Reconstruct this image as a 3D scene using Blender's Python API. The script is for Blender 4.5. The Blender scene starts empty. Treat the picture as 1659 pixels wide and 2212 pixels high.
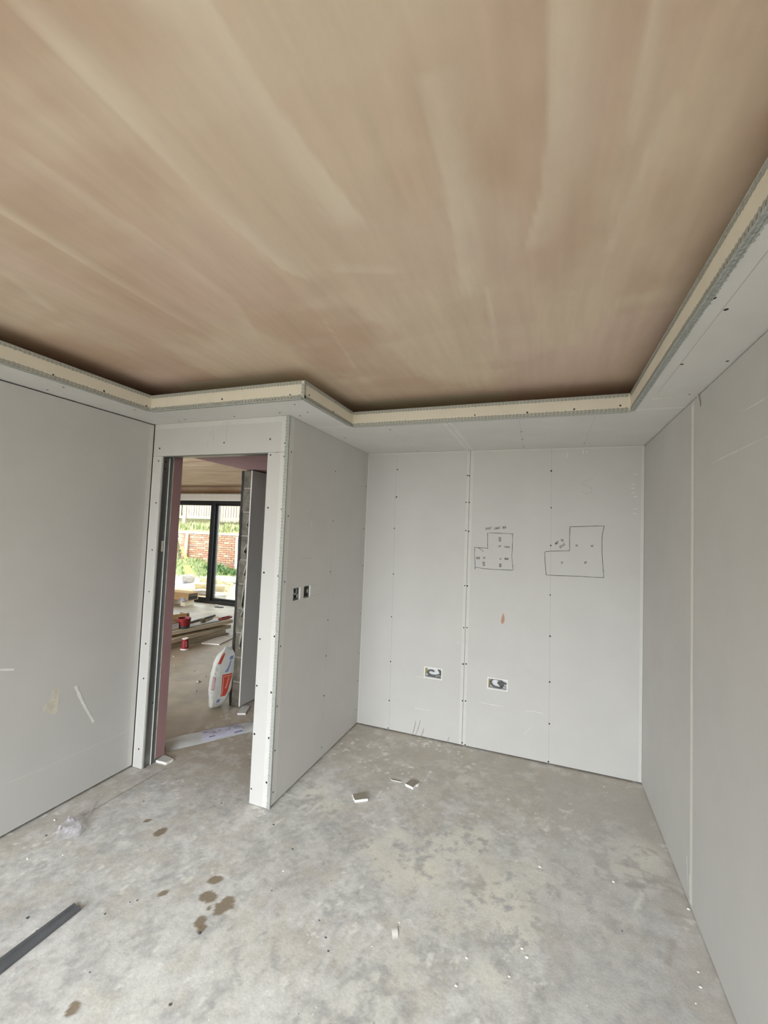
import bpy, bmesh, math, random
import numpy as np
from mathutils import Matrix, Vector

random.seed(7)
rng = np.random.default_rng(11)
S = bpy.context.scene
COL = S.collection

# ---------------------------------------------------------------- camera
cam_d = bpy.data.cameras.new('camera')
cam = bpy.data.objects.new('camera', cam_d)
COL.objects.link(cam)
R_ = Vector((0.935599, 0.350824, 0.039707))
U_ = Vector((-0.019653, -0.06054, 0.997972))
F_ = Vector((-0.352516, 0.934483, 0.049747))
m = Matrix.Identity(4)
for i in range(3):
    m[i][0], m[i][1], m[i][2] = R_[i], U_[i], -F_[i]
m.translation = Vector((1.4843, -3.47817, 1.6485))
cam.matrix_world = m
cam_d.sensor_fit = 'VERTICAL'
cam_d.sensor_height = 24.0
cam_d.lens = 925.3866 / 2212 * 24.0
cam_d.clip_start = 0.02
cam_d.clip_end = 200
S.camera = cam

# ---------------------------------------------------------------- sky and light
wd = bpy.data.worlds.new('overcast_sky'); S.world = wd
wd.use_nodes = True
bg = wd.node_tree.nodes['Background']
bg.inputs[0].default_value = (0.87, 0.945, 1.0, 1)
bg.inputs[1].default_value = 1.0
wd.cycles.sampling_method = 'MANUAL'
wd.cycles.sample_map_resolution = 128

def portal(name, loc, rot, sx, sy):
    d = bpy.data.lights.new(name, 'AREA'); d.shape = 'RECTANGLE'; d.size = sx; d.size_y = sy
    d.cycles.is_portal = True
    o = bpy.data.objects.new(name, d); o.location = loc; o.rotation_euler = rot; COL.objects.link(o)
    return o
# daylight comes in through the wide opening behind the camera and the sliding door of the far room
portal('daylight_opening', (0.5, -5.36, 1.15), (math.radians(90), 0, 0), 3.1, 2.35)
portal('daylight_sliding_door', (-5.2, 3.98, 1.1), (math.radians(-90), 0, 0), 3.2, 2.2)
portal('added_side_opening', (-4.2, -1.22, 1.1), (math.radians(90), 0, 0), 4.6, 2.2)  # unseen opening, added to brighten the hall and far room

# sun behind thick bright cloud, low over the front of the house: a very wide soft source
sd = bpy.data.lights.new('clouded_sun', 'SUN'); sd.energy = 1.4; sd.angle = math.radians(60); sd.color = (0.93, 0.97, 1.0)
so_ = bpy.data.objects.new('clouded_sun', sd); COL.objects.link(so_); so_.location = (0, -12, 6)
so_.rotation_euler = Vector((0.02, math.cos(math.radians(23)), -math.sin(math.radians(23)))).to_track_quat('-Z', 'Y').to_euler()

S.view_settings.view_transform = 'Standard'
S.view_settings.look = 'None'
S.view_settings.gamma = 1.0
S.view_settings.use_curve_mapping = False
S.view_settings.exposure = 2.42
S.cycles.use_denoising = True
S.cycles.max_bounces = 10
S.cycles.diffuse_bounces = 8
S.cycles.transparent_max_bounces = 12
S.cycles.sample_clamp_indirect = 6
S.cycles.caustics_reflective = False
S.cycles.caustics_refractive = False

# ---------------------------------------------------------------- dimensions (metres)
H = 2.35          # underside of the perimeter soffit
W = 2.1384        # right wall
J = 1.2575        # depth of the alcove
L = 1.1025        # left wall at -L
SL, SD, SJ, SB, SR = 0.2722, 0.2736, 0.2678, 0.9142, 0.2403
LIP = 0.0968      # height of the soffit upstand
ZC = 2.525        # bedroom ceiling
YF = -5.3         # wall behind the camera

# ---------------------------------------------------------------- materials
def node_mat(name):
    mt = bpy.data.materials.new(name); mt.use_nodes = True
    nt = mt.node_tree; b = nt.nodes['Principled BSDF']
    return mt, nt, b

def mat(name, col, rough=0.8, metal=0.0, var=0.06, scale=6.0, detail=4.0, bump=0.0, bscale=None, stretch=(1, 1, 1), col2=None, spec=None):
    """procedural material: base colour broken up by noise in world position"""
    mt, nt, b = node_mat(name)
    N, K = nt.nodes, nt.links
    g = N.new('ShaderNodeNewGeometry')
    mp = N.new('ShaderNodeMapping'); mp.inputs['Scale'].default_value = stretch
    K.new(g.outputs['Position'], mp.inputs['Vector'])
    nz = N.new('ShaderNodeTexNoise'); nz.inputs['Scale'].default_value = scale; nz.inputs['Detail'].default_value = detail
    nz.inputs['Roughness'].default_value = 0.6
    K.new(mp.outputs[0], nz.inputs['Vector'])
    r = N.new('ShaderNodeValToRGB')
    c = np.array(col[:3]); c2 = np.array(col2[:3]) if col2 is not None else None
    lo = c * (1 - var) if c2 is None else c
    hi = c * (1 + var) if c2 is None else c2
    r.color_ramp.elements[0].position = 0.32; r.color_ramp.elements[1].position = 0.68
    r.color_ramp.elements[0].color = (*np.clip(lo, 0, 1), 1); r.color_ramp.elements[1].color = (*np.clip(hi, 0, 1), 1)
    K.new(nz.outputs['Fac'], r.inputs['Fac'])
    K.new(r.outputs[0], b.inputs['Base Color'])
    b.inputs['Roughness'].default_value = rough
    b.inputs['Metallic'].default_value = metal
    if spec is not None: b.inputs['Specular IOR Level'].default_value = spec
    if bump:
        n2 = N.new('ShaderNodeTexNoise'); n2.inputs['Scale'].default_value = bscale or scale * 6; n2.inputs['Detail'].default_value = 3
        K.new(mp.outputs[0], n2.inputs['Vector'])
        bp = N.new('ShaderNodeBump'); bp.inputs['Strength'].default_value = bump; bp.inputs['Distance'].default_value = 0.004
        K.new(n2.outputs['Fac'], bp.inputs['Height']); K.new(bp.outputs[0], b.inputs['Normal'])
    return mt

def attr_mat(name, rough=0.9, fine=60.0, amp=0.10, stretch=(1, 1, 1), bump=0.15, bscale=45.0):
    """colour comes from the painted 'wear' attribute (stains, dust, trowel marks), broken up by fine noise"""
    mt, nt, b = node_mat(name); N, K = nt.nodes, nt.links
    a = N.new('ShaderNodeAttribute'); a.attribute_name = 'wear'
    g = N.new('ShaderNodeNewGeometry')
    mp = N.new('ShaderNodeMapping'); mp.inputs['Scale'].default_value = stretch
    K.new(g.outputs['Position'], mp.inputs['Vector'])
    nz = N.new('ShaderNodeTexNoise'); nz.inputs['Scale'].default_value = fine; nz.inputs['Detail'].default_value = 5; nz.inputs['Roughness'].default_value = 0.7
    K.new(mp.outputs[0], nz.inputs['Vector'])
    mr = N.new('ShaderNodeMapRange'); mr.inputs[1].default_value = 0.25; mr.inputs[2].default_value = 0.75
    mr.inputs[3].default_value = 1 - amp; mr.inputs[4].default_value = 1 + amp
    K.new(nz.outputs['Fac'], mr.inputs[0])
    vm = N.new('ShaderNodeVectorMath'); vm.operation = 'SCALE'
    K.new(a.outputs['Color'], vm.inputs[0]); K.new(mr.outputs[0], vm.inputs['Scale'])
    K.new(vm.outputs[0], b.inputs['Base Color'])
    b.inputs['Roughness'].default_value = rough
    if bump:
        n2 = N.new('ShaderNodeTexNoise'); n2.inputs['Scale'].default_value = bscale; n2.inputs['Detail'].default_value = 4
        K.new(mp.outputs[0], n2.inputs['Vector'])
        bp = N.new('ShaderNodeBump'); bp.inputs['Strength'].default_value = bump; bp.inputs['Distance'].default_value = 0.003
        K.new(n2.outputs['Fac'], bp.inputs['Height']); K.new(bp.outputs[0], b.inputs['Normal'])
    return mt

M = {}
M['board'] = mat('plasterboard_paper', (0.60, 0.592, 0.572), 0.9, var=0.025, scale=3.0, bump=0.05, bscale=260)
M['board_edge'] = mat('plasterboard_edge_paper', (0.655, 0.65, 0.622), 0.9, var=0.03, scale=14)
M['core'] = mat('gypsum_core', (0.86, 0.85, 0.82), 0.95, var=0.05, scale=30)
M['ivory'] = mat('ivory_board_paper', (0.80, 0.765, 0.655), 0.9, var=0.03, scale=8)
M['soffit'] = mat('soffit_board_paper', (0.72, 0.715, 0.70), 0.9, var=0.03, scale=4)
M['soffit_edge'] = mat('soffit_edge_paper', (0.78, 0.78, 0.75), 0.9, var=0.03, scale=12)
M['pink'] = mat('pink_fire_board_paper', (0.40, 0.245, 0.25), 0.9, var=0.04, scale=5)
M['zinc'] = mat('galvanised_steel', (0.27, 0.28, 0.27), 0.38, 0.75, var=0.05, scale=12)
M['bead'] = mat('galvanised_bead', (0.46, 0.49, 0.47), 0.5, 0.35, var=0.22, scale=90)
M['plaster_bead'] = mat('skimmed_bead', (0.43, 0.45, 0.42), 0.7, 0.0, var=0.1, scale=60)
M['stud_dark'] = mat('shaded_cavity_timber', (0.12, 0.11, 0.10), 0.9, var=0.2, scale=8)
M['tape'] = mat('joint_tape', (0.80, 0.79, 0.74), 0.9, var=0.04, scale=25)
M['filler'] = mat('white_filler', (0.84, 0.85, 0.82), 0.9, var=0.05, scale=40)
M['filler_cream'] = mat('cream_filler', (0.68, 0.65, 0.55), 0.9, var=0.12, scale=25)
M['rust'] = mat('plaster_smear', (0.50, 0.30, 0.22), 0.9, var=0.15, scale=50)
M['scuff'] = mat('grey_scuff', (0.40, 0.37, 0.35), 0.9, var=0.15, scale=50)
M['scratch'] = mat('paper_scratch', (0.70, 0.69, 0.66), 0.9, var=0.05, scale=50)
M['pencil'] = mat('pencil', (0.075, 0.07, 0.065), 0.7, var=0.25, scale=120)
M['pencil_faint'] = mat('faint_pencil', (0.43, 0.42, 0.40), 0.8, var=0.08, scale=60)
M['screw'] = mat('black_screw', (0.025, 0.023, 0.022), 0.5, 0.3, var=0.3, scale=200)
M['backbox'] = mat('white_back_box', (0.82, 0.84, 0.85), 0.5, var=0.03, scale=20)
M['lug'] = mat('yellow_lug', (0.42, 0.34, 0.05), 0.5, var=0.15, scale=60)
M['cable'] = mat('grey_cable', (0.14, 0.14, 0.14), 0.5, var=0.1, scale=60)
M['cable_light'] = mat('pale_cable', (0.45, 0.45, 0.44), 0.5, var=0.1, scale=60)
M['black'] = mat('black_membrane', (0.02, 0.018, 0.017), 0.7, var=0.3, scale=20)
M['block'] = mat('concrete_block', (0.20, 0.185, 0.15), 0.95, var=0.35, scale=14, bump=0.6, bscale=90)
M['mortar'] = mat('mortar', (0.42, 0.40, 0.35), 0.95, var=0.15, scale=20, bump=0.5)
M['concrete'] = mat('hall_concrete', (0.385, 0.335, 0.26), 0.48, var=0.24, scale=3.2, detail=9, bump=0.2, bscale=30)
M['far_plaster'] = mat('far_room_plaster', (0.42, 0.285, 0.185), 0.8, var=0.0, scale=1.6, detail=5, stretch=(0.9, 4.5, 1), col2=(0.66, 0.51, 0.36))
M['anthracite'] = mat('anthracite_frame', (0.018, 0.019, 0.02), 0.38, 0.2, var=0.1, scale=15)
M['white_board'] = mat('white_face_board', (0.80, 0.78, 0.74), 0.85, var=0.03, scale=10)
M['timber'] = mat('pale_timber', (0.70, 0.62, 0.47), 0.8, var=0.12, scale=5, stretch=(8, 0.7, 8))
M['timber_grey'] = mat('weathered_timber', (0.52, 0.45, 0.33), 0.8, var=0.13, scale=5, stretch=(8, 0.7, 8))
M['kraft'] = mat('brown_cardboard', (0.42, 0.26, 0.12), 0.85, var=0.08, scale=10)
M['kraft_dark'] = mat('dark_cardboard', (0.24, 0.155, 0.085), 0.9, var=0.1, scale=10)
M['red'] = mat('red_plastic', (0.22, 0.012, 0.016), 0.4, var=0.1, scale=20)
M['cup_red'] = mat('dark_red_card', (0.24, 0.008, 0.016), 0.55, var=0.08, scale=30)
M['white'] = mat('white_print', (0.85, 0.84, 0.81), 0.7, var=0.03, scale=30)
M['steel'] = mat('tool_steel', (0.22, 0.22, 0.22), 0.45, 0.6, var=0.15, scale=40)
M['darktool'] = mat('dark_tool', (0.05, 0.05, 0.05), 0.5, var=0.2, scale=40)
M['yellow'] = mat('yellow_plastic', (0.62, 0.46, 0.04), 0.5, var=0.1, scale=40)
M['polythene'] = mat('cloudy_polythene', (0.50, 0.51, 0.50), 0.4, var=0.10, scale=12)
M['label'] = mat('printed_label', (0.52, 0.52, 0.64), 0.6, var=0.05, scale=25)
M['ink'] = mat('label_ink', (0.16, 0.16, 0.22), 0.7, var=0.2, scale=60)
M['ink_pale'] = mat('pale_label_ink', (0.42, 0.43, 0.52), 0.7, var=0.12, scale=60)
M['sack'] = mat('woven_white_sack', (0.78, 0.80, 0.77), 0.6, var=0.06, scale=14, bump=0.25, bscale=60)
M['sack_red'] = mat('sack_red_print', (0.66, 0.085, 0.055), 0.6, var=0.06, scale=30)
M['sack_peach'] = mat('sack_peach_print', (0.85, 0.45, 0.32), 0.6, var=0.04, scale=30)
M['sack_blue'] = mat('sack_blue_print', (0.22, 0.30, 0.56), 0.6, var=0.08, scale=30)
M['sack_pink'] = mat('sack_pink_print', (0.62, 0.42, 0.42), 0.6, var=0.08, scale=30)
M['sack_plum'] = mat('sack_plum_print', (0.36, 0.16, 0.20), 0.6, var=0.08, scale=30)
M['rubber'] = mat('dark_grey_strip', (0.115, 0.12, 0.13), 0.45, var=0.12, scale=20)
M['offcut'] = mat('dusty_offcut', (0.29, 0.26, 0.215), 0.95, var=0.16, scale=40)
M['grit'] = mat('dark_grit', (0.10, 0.10, 0.11), 0.9, var=0.3, scale=60)
M['fence'] = mat('fence_timber', (0.40, 0.31, 0.23), 0.85, var=0.16, scale=4, stretch=(6, 6, 0.7))
M['coping'] = mat('concrete_coping', (0.62, 0.60, 0.52), 0.9, var=0.08, scale=9)
M['bricks'] = [mat('brick_%d' % i, c, 0.9, var=0.14, scale=18, bump=0.3, bscale=60) for i, c in enumerate([(0.44, 0.21, 0.13), (0.47, 0.26, 0.165), (0.38, 0.19, 0.13), (0.52, 0.36, 0.25), (0.34, 0.22, 0.16)])]
M['brick_mortar'] = mat('brick_mortar', (0.48, 0.41, 0.33), 0.95, var=0.15, scale=20)
M['leaf'] = mat('grass_blade', (0.20, 0.27, 0.09), 0.7, var=0.0, scale=3, col2=(0.50, 0.50, 0.26))
M['leaf_dark'] = mat('bush_leaf', (0.10, 0.18, 0.06), 0.6, var=0.0, scale=6, col2=(0.24, 0.36, 0.14))
M['stone'] = mat('pale_stone', (0.58, 0.55, 0.48), 0.95, var=0.12, scale=8, bump=0.4)
M['stone_grey'] = mat('grey_rubble', (0.40, 0.37, 0.34), 0.95, var=0.2, scale=9, bump=0.4)
M['sandstone'] = mat('yellow_stone', (0.60, 0.52, 0.33), 0.95, var=0.1, scale=8, bump=0.4)
M['strap'] = mat('yellow_strap', (0.78, 0.66, 0.06), 0.5, var=0.05, scale=20)
M['post'] = mat('pale_post', (0.70, 0.66, 0.55), 0.8, var=0.06, scale=10)

# clear glazing: mostly transmits, reflects a little at grazing angles
def glass_mat():
    mt = bpy.data.materials.new('clear_glass'); mt.use_nodes = True
    nt = mt.node_tree; nt.nodes.clear(); N, K = nt.nodes, nt.links
    o = N.new('ShaderNodeOutputMaterial'); t = N.new('ShaderNodeBsdfTransparent'); t.inputs[0].default_value = (0.94, 0.96, 0.95, 1)
    g = N.new('ShaderNodeBsdfGlossy'); g.inputs['Roughness'].default_value = 0.02
    f = N.new('ShaderNodeFresnel'); f.inputs[0].default_value = 1.45
    x = N.new('ShaderNodeMixShader')
    gm = N.new('ShaderNodeNewGeometry'); iv = N.new('ShaderNodeMath'); iv.operation = 'SUBTRACT'; iv.inputs[0].default_value = 1.0
    ml = N.new('ShaderNodeMath'); ml.operation = 'MULTIPLY'
    K.new(gm.outputs['Backfacing'], iv.inputs[1]); K.new(f.outputs[0], ml.inputs[0]); K.new(iv.outputs[0], ml.inputs[1]); K.new(ml.outputs[0], x.inputs[0]); K.new(t.outputs[0], x.inputs[1]); K.new(g.outputs[0], x.inputs[2]); K.new(x.outputs[0], o.inputs[0])
    return mt
M['glass'] = glass_mat()

def film_mat():
    mt = bpy.data.materials.new('crumpled_clear_film'); mt.use_nodes = True
    nt = mt.node_tree; b = nt.nodes['Principled BSDF']; N, K = nt.nodes, nt.links
    b.inputs['Base Color'].default_value = (0.66, 0.63, 0.69, 1); b.inputs['Roughness'].default_value = 0.15
    b.inputs['Specular IOR Level'].default_value = 0.9
    nz = N.new('ShaderNodeTexNoise'); nz.inputs['Scale'].default_value = 28
    g = N.new('ShaderNodeNewGeometry'); K.new(g.outputs['Position'], nz.inputs['Vector'])
    mr = N.new('ShaderNodeMapRange'); mr.inputs[1].default_value = 0.35; mr.inputs[2].default_value = 0.7; mr.inputs[3].default_value = 0.08; mr.inputs[4].default_value = 0.75
    K.new(nz.outputs['Fac'], mr.inputs[0]); K.new(mr.outputs[0], b.inputs['Alpha'])
    return mt
M['film'] = film_mat()

# ---------------------------------------------------------------- mesh helpers
class MB:
    def __init__(s): s.v, s.f, s.m = [], [], []
    def add(s, vs, fs, mi=0):
        k = len(s.v); s.v += [tuple(map(float, q)) for q in vs]
        for f in fs: s.f.append([i + k for i in f]); s.m.append(mi)
        return s
    def box(s, x0, x1, y0, y1, z0, z1, mi=0):
        vs = [(x, y, z) for x in (x0, x1) for y in (y0, y1) for z in (z0, z1)]
        return s.add(vs, [(0, 1, 3, 2), (4, 6, 7, 5), (0, 4, 5, 1), (2, 3, 7, 6), (0, 2, 6, 4), (1, 5, 7, 3)], mi)
    def obox(s, c, ax, hx, hy, hz, mi=0):
        """box about c with half sizes along axes ax (3 vectors)"""
        c = np.array(c, float); ax = [np.array(a, float) for a in ax]
        vs = [c + ax[0] * hx * i + ax[1] * hy * j + ax[2] * hz * k for i in (-1, 1) for j in (-1, 1) for k in (-1, 1)]
        return s.add(vs, [(0, 1, 3, 2), (4, 6, 7, 5), (0, 4, 5, 1), (2, 3, 7, 6), (0, 2, 6, 4), (1, 5, 7, 3)], mi)
    def prism(s, poly, z0, z1, mi=0, mtop=None, shrink=0.0):
        n = len(poly); c = np.mean(np.array(poly), axis=0)
        top = [(p[0] + (c[0] - p[0]) * shrink, p[1] + (c[1] - p[1]) * shrink, z1) for p in poly]
        vs = [(p[0], p[1], z0) for p in poly] + top
        s.add(vs, [(i, (i + 1) % n, n + (i + 1) % n, n + i) for i in range(n)] + [tuple(range(n))[::-1]], mi)
        s.f.append([len(s.v) - n + i for i in range(n)]); s.m.append(mi if mtop is None else mtop)
        return s
    def tube(s, path, r, n=8, mi=0, closed=False):
        P = [np.array(q, float) for q in path]; rings = []
        for i, q in enumerate(P):
            a = P[max(i - 1, 0)]; b = P[min(i + 1, len(P) - 1)]
            t = b - a; t = t / (np.linalg.norm(t) + 1e-12)
            ref = np.array([0, 0, 1.0]) if abs(t[2]) < 0.9 else np.array([1.0, 0, 0])
            u = np.cross(t, ref); u /= np.linalg.norm(u); w = np.cross(t, u)
            rr = r[i] if isinstance(r, (list, tuple)) else r
            rings.append([q + rr * (u * math.cos(2 * math.pi * k / n) + w * math.sin(2 * math.pi * k / n)) for k in range(n)])
        vs = [q for rg in rings for q in rg]; fs = []
        for i in range(len(P) - 1):
            for k in range(n): fs.append((i * n + k, i * n + (k + 1) % n, (i + 1) * n + (k + 1) % n, (i + 1) * n + k))
        fs.append(tuple(range(n))[::-1]); fs.append(tuple((len(P) - 1) * n + k for k in range(n)))
        return s.add(vs, fs, mi)
    def lathe(s, c, prof, n=24, mi=0):
        vs = [(c[0] + r * math.cos(2 * math.pi * k / n), c[1] + r * math.sin(2 * math.pi * k / n), c[2] + z) for r, z in prof for k in range(n)]
        fs = [(i * n + k, i * n + (k + 1) % n, (i + 1) * n + (k + 1) % n, (i + 1) * n + k) for i in range(len(prof) - 1) for k in range(n)]
        fs.append(tuple(range(n))[::-1]); fs.append(tuple((len(prof) - 1) * n + k for k in range(n)))
        return s.add(vs, fs, mi)
    def build(s, name, mats, parent=None, origin=None, smooth=False, recalc=True, bevel=0.0):
        if not isinstance(mats, (list, tuple)): mats = [mats]
        V = np.array(s.v)
        if origin is None:
            lo, hi = V.min(0), V.max(0); origin = ((lo[0] + hi[0]) / 2, (lo[1] + hi[1]) / 2, lo[2])
        o3 = np.array(origin, float)
        me = bpy.data.meshes.new(name); me.from_pydata((V - o3).tolist(), [], s.f)
        for q in mats: me.materials.append(q)
        me.polygons.foreach_set('material_index', s.m)
        if recalc or bevel:
            bm = bmesh.new(); bm.from_mesh(me)
            if recalc: bmesh.ops.recalc_face_normals(bm, faces=bm.faces)
            if bevel:
                bmesh.ops.bevel(bm, geom=[e for e in bm.edges if len(e.link_faces) == 2 and e.calc_face_angle(0) > 0.6], offset=bevel, segments=2, affect='EDGES', profile=0.6)
            bm.to_mesh(me); bm.free()
        if smooth: me.polygons.foreach_set('use_smooth', [True] * len(me.polygons))
        me.update()
        ob = bpy.data.objects.new(name, me); COL.objects.link(ob)
        place(ob, o3, parent)
        return ob

def wloc(o):
    p = Vector(o.location)
    while o.parent: o = o.parent; p = p + Vector(o.location)
    return p
def place(ob, loc, parent=None):
    loc = Vector(loc)
    if parent is not None:
        ob.parent = parent; loc = loc - wloc(parent)
    ob.location = loc
def empty(name, loc):
    o = bpy.data.objects.new(name, None); COL.objects.link(o); o.location = loc; o.empty_display_size = 0.1
    return o
def tag(o, label, cat, group=None):
    o['label'] = label; o['category'] = cat
    if group: o['group'] = group
    return o
def struct(o): o['kind'] = 'structure'; return o
def stuff(o): o['kind'] = 'stuff'; return o
def lab(o, label): o['label'] = label; return o

class Plane:
    """a wall face: origin, u axis, v axis, normal into the room"""
    def __init__(s, o, u, v, n): s.o, s.u, s.v, s.n = [np.array(q, float) for q in (o, u, v, n)]
    def at(s, u, v, d=0.0): return s.o + s.u * u + s.v * v + s.n * d
BACK = Plane((0, 0, 0), (1, 0, 0), (0, 0, 1), (0, -1, 0))
RIGHT = Plane((W, 0, 0), (0, 1, 0), (0, 0, 1), (-1, 0, 0))
LEFT = Plane((-L, 0, 0), (0, 1, 0), (0, 0, 1), (1, 0, 0))
DOOR = Plane((0, -J, 0), (1, 0, 0), (0, 0, 1), (0, -1, 0))
ALC = Plane((0, 0, 0), (0, 1, 0), (0, 0, 1), (1, 0, 0))
SOF = Plane((0, 0, H), (1, 0, 0), (0, 1, 0), (0, 0, -1))

def panel(name, pl, u0, u1, v0, v1, t, parent, mats, holes=(), edges=(0, 0, 0, 0), d=0.0):
    """a board with tapered-edge paper strips (left, right, bottom, top) and cut-outs; mats = face, edge paper, core"""
    us = {u0, u1}; vs = {v0, v1}
    if edges[0]: us.add(u0 + edges[0])
    if edges[1]: us.add(u1 - edges[1])
    if edges[2]: vs.add(v0 + edges[2])
    if edges[3]: vs.add(v1 - edges[3])
    for h in holes: us |= {h[0], h[1]}; vs |= {h[2], h[3]}
    us = sorted(x for x in us if u0 - 1e-9 <= x <= u1 + 1e-9); vs = sorted(x for x in vs if v0 - 1e-9 <= x <= v1 + 1e-9)
    nu, nv = len(us) - 1, len(vs) - 1
    def cell(i, j):
        if i < 0 or j < 0 or i >= nu or j >= nv: return None
        cu, cv = (us[i] + us[i + 1]) / 2, (vs[j] + vs[j + 1]) / 2
        for h in holes:
            if h[0] < cu < h[1] and h[2] < cv < h[3]: return None
        e = (edges[0] and cu < u0 + edges[0]) or (edges[1] and cu > u1 - edges[1]) or (edges[2] and cv < v0 + edges[2]) or (edges[3] and cv > v1 - edges[3])
        return 1 if e else 0
    b = MB()
    for i in range(nu):
        for j in range(nv):
            k = cell(i, j)
            if k is None: continue
            q = [(us[i], vs[j]), (us[i + 1], vs[j]), (us[i + 1], vs[j + 1]), (us[i], vs[j + 1])]
            fr = [pl.at(*p, d) for p in q]; bk = [pl.at(*p, d - t) for p in q]
            b.add(fr, [(0, 1, 2, 3)], k); b.add(bk, [(3, 2, 1, 0)], 2)
            for a, (di, dj) in enumerate([(0, -1), (1, 0), (0, 1), (-1, 0)]):
                if cell(i + di, j + dj) is None:
                    c = (a + 1) % 4; b.add([fr[a], fr[c], bk[c], bk[a]], [(0, 1, 2, 3)], 2)
    # merge duplicate vertices so the board is one closed skin
    ob = b.build(name, mats, parent, recalc=False)
    bm = bmesh.new(); bm.from_mesh(ob.data); bmesh.ops.remove_doubles(bm, verts=bm.verts, dist=1e-6)
    bmesh.ops.recalc_face_normals(bm, faces=bm.faces); bm.to_mesh(ob.data); bm.free()
    return ob

def smooth_path(pts, n=5):
    P = [np.array(p, float) for p in pts]
    if len(P) < 3: return P
    out = []
    for i in range(len(P) - 1):
        p0, p1, p2, p3 = P[max(i - 1, 0)], P[i], P[i + 1], P[min(i + 2, len(P) - 1)]
        for k in range(n):
            t = k / n
            out.append(0.5 * (2 * p1 + (p2 - p0) * t + (2 * p0 - 5 * p1 + 4 * p2 - p3) * t * t + (3 * p1 - p0 - 3 * p2 + p3) * t ** 3))
    return out + [P[-1]]
def ribbon(b, pl, pts, w, d=0.0006, mi=0, taper=False, jit=0.0):
    """flat stroke drawn on a wall face"""
    P = [np.array(p, float) for p in pts]; n = len(P); A, B = [], []
    for i in range(n):
        t = P[min(i + 1, n - 1)] - P[max(i - 1, 0)]; t = t / (np.linalg.norm(t) + 1e-12)
        nn = np.array([-t[1], t[0]]); ww = w / 2
        if taper: ww *= 0.25 + 0.75 * math.sin(math.pi * (i + 0.5) / n)
        if jit: ww *= 1 + rng.uniform(-jit, jit)
        A.append(pl.at(*(P[i] + nn * ww), d)); B.append(pl.at(*(P[i] - nn * ww), d))
    b.add(A + B, [(i, i + 1, n + i + 1, n + i) for i in range(n - 1)], mi)
    return b
def blob_poly(b, pl, pts, d=0.0008, mi=0):
    b.add([pl.at(p[0], p[1], d) for p in pts], [tuple(range(len(pts)))], mi); return b

_sc = MB()
_sc.add([(0, 0, 0.0012)] + [(0.0052 * math.cos(k * math.pi / 4), 0.0052 * math.sin(k * math.pi / 4), 0.0009) for k in range(8)] + [(0.006 * math.cos(k * math.pi / 4), 0.006 * math.sin(k * math.pi / 4), 0.0) for k in range(8)],
        [(0, 1 + k, 1 + (k + 1) % 8) for k in range(8)] + [(1 + k, 9 + k, 9 + (k + 1) % 8, 1 + (k + 1) % 8) for k in range(8)])
screw_mesh = bpy.data.meshes.new('screw'); screw_mesh.from_pydata(_sc.v, [], _sc.f); screw_mesh.materials.append(M['screw'])
def screws(pl, pts, parent, dz=0.0, s=1.0):
    q = Vector(pl.n).to_track_quat('Z', 'Y')
    for u, v in pts:
        o = bpy.data.objects.new('screw', screw_mesh); COL.objects.link(o)
        o.rotation_mode = 'QUATERNION'; o.rotation_quaternion = q
        k = s * rng.uniform(0.85, 1.15); o.scale = (k, k, 1)
        place(o, pl.at(u, v, dz), parent)

def bead(name, a, b_, wing, nrm, width, parent, mt, nose=0.0022, pitch=0.02):
    """expanded-metal edge bead from a to b: a round nose and a perforated wing lying on the face with normal nrm"""
    a, b_ = np.array(a, float), np.array(b_, float); wing = np.array(wing, float); nrm = np.array(nrm, float)
    Ln = np.linalg.norm(b_ - a); t = (b_ - a) / Ln
    mb = MB(); mb.tube([a + nrm * 0.001, b_ + nrm * 0.001], nose, 6)
    n = int(Ln / pitch); d = 0.0011
    P = lambda s, w: a + t * s + wing * w + nrm * d
    mb.add([P(0, 0), P(Ln, 0), P(Ln, width * 0.22), P(0, width * 0.22)], [(0, 1, 2, 3)])
    for i in range(n):
        s0 = i * pitch; h = pitch
        jag = width * (0.98 + 0.22 * rng.random())
        # diagonal straps leave lozenge holes, the outer rail is wavy
        mb.add([P(s0, width * 0.2), P(s0 + h * 0.84, width * 0.2), P(s0 + h * 1.16, width * 0.72), P(s0 + h * 0.32, width * 0.72)], [(0, 1, 2, 3)])
        mb.add([P(s0, width * 0.68), P(s0 + h, width * 0.68), P(s0 + h, width * 0.9), P(s0 + h * 0.5, jag), P(s0, width * 0.86)], [(0, 1, 2, 3, 4)])
    return mb.build(name, mt, parent, recalc=False)

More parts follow.
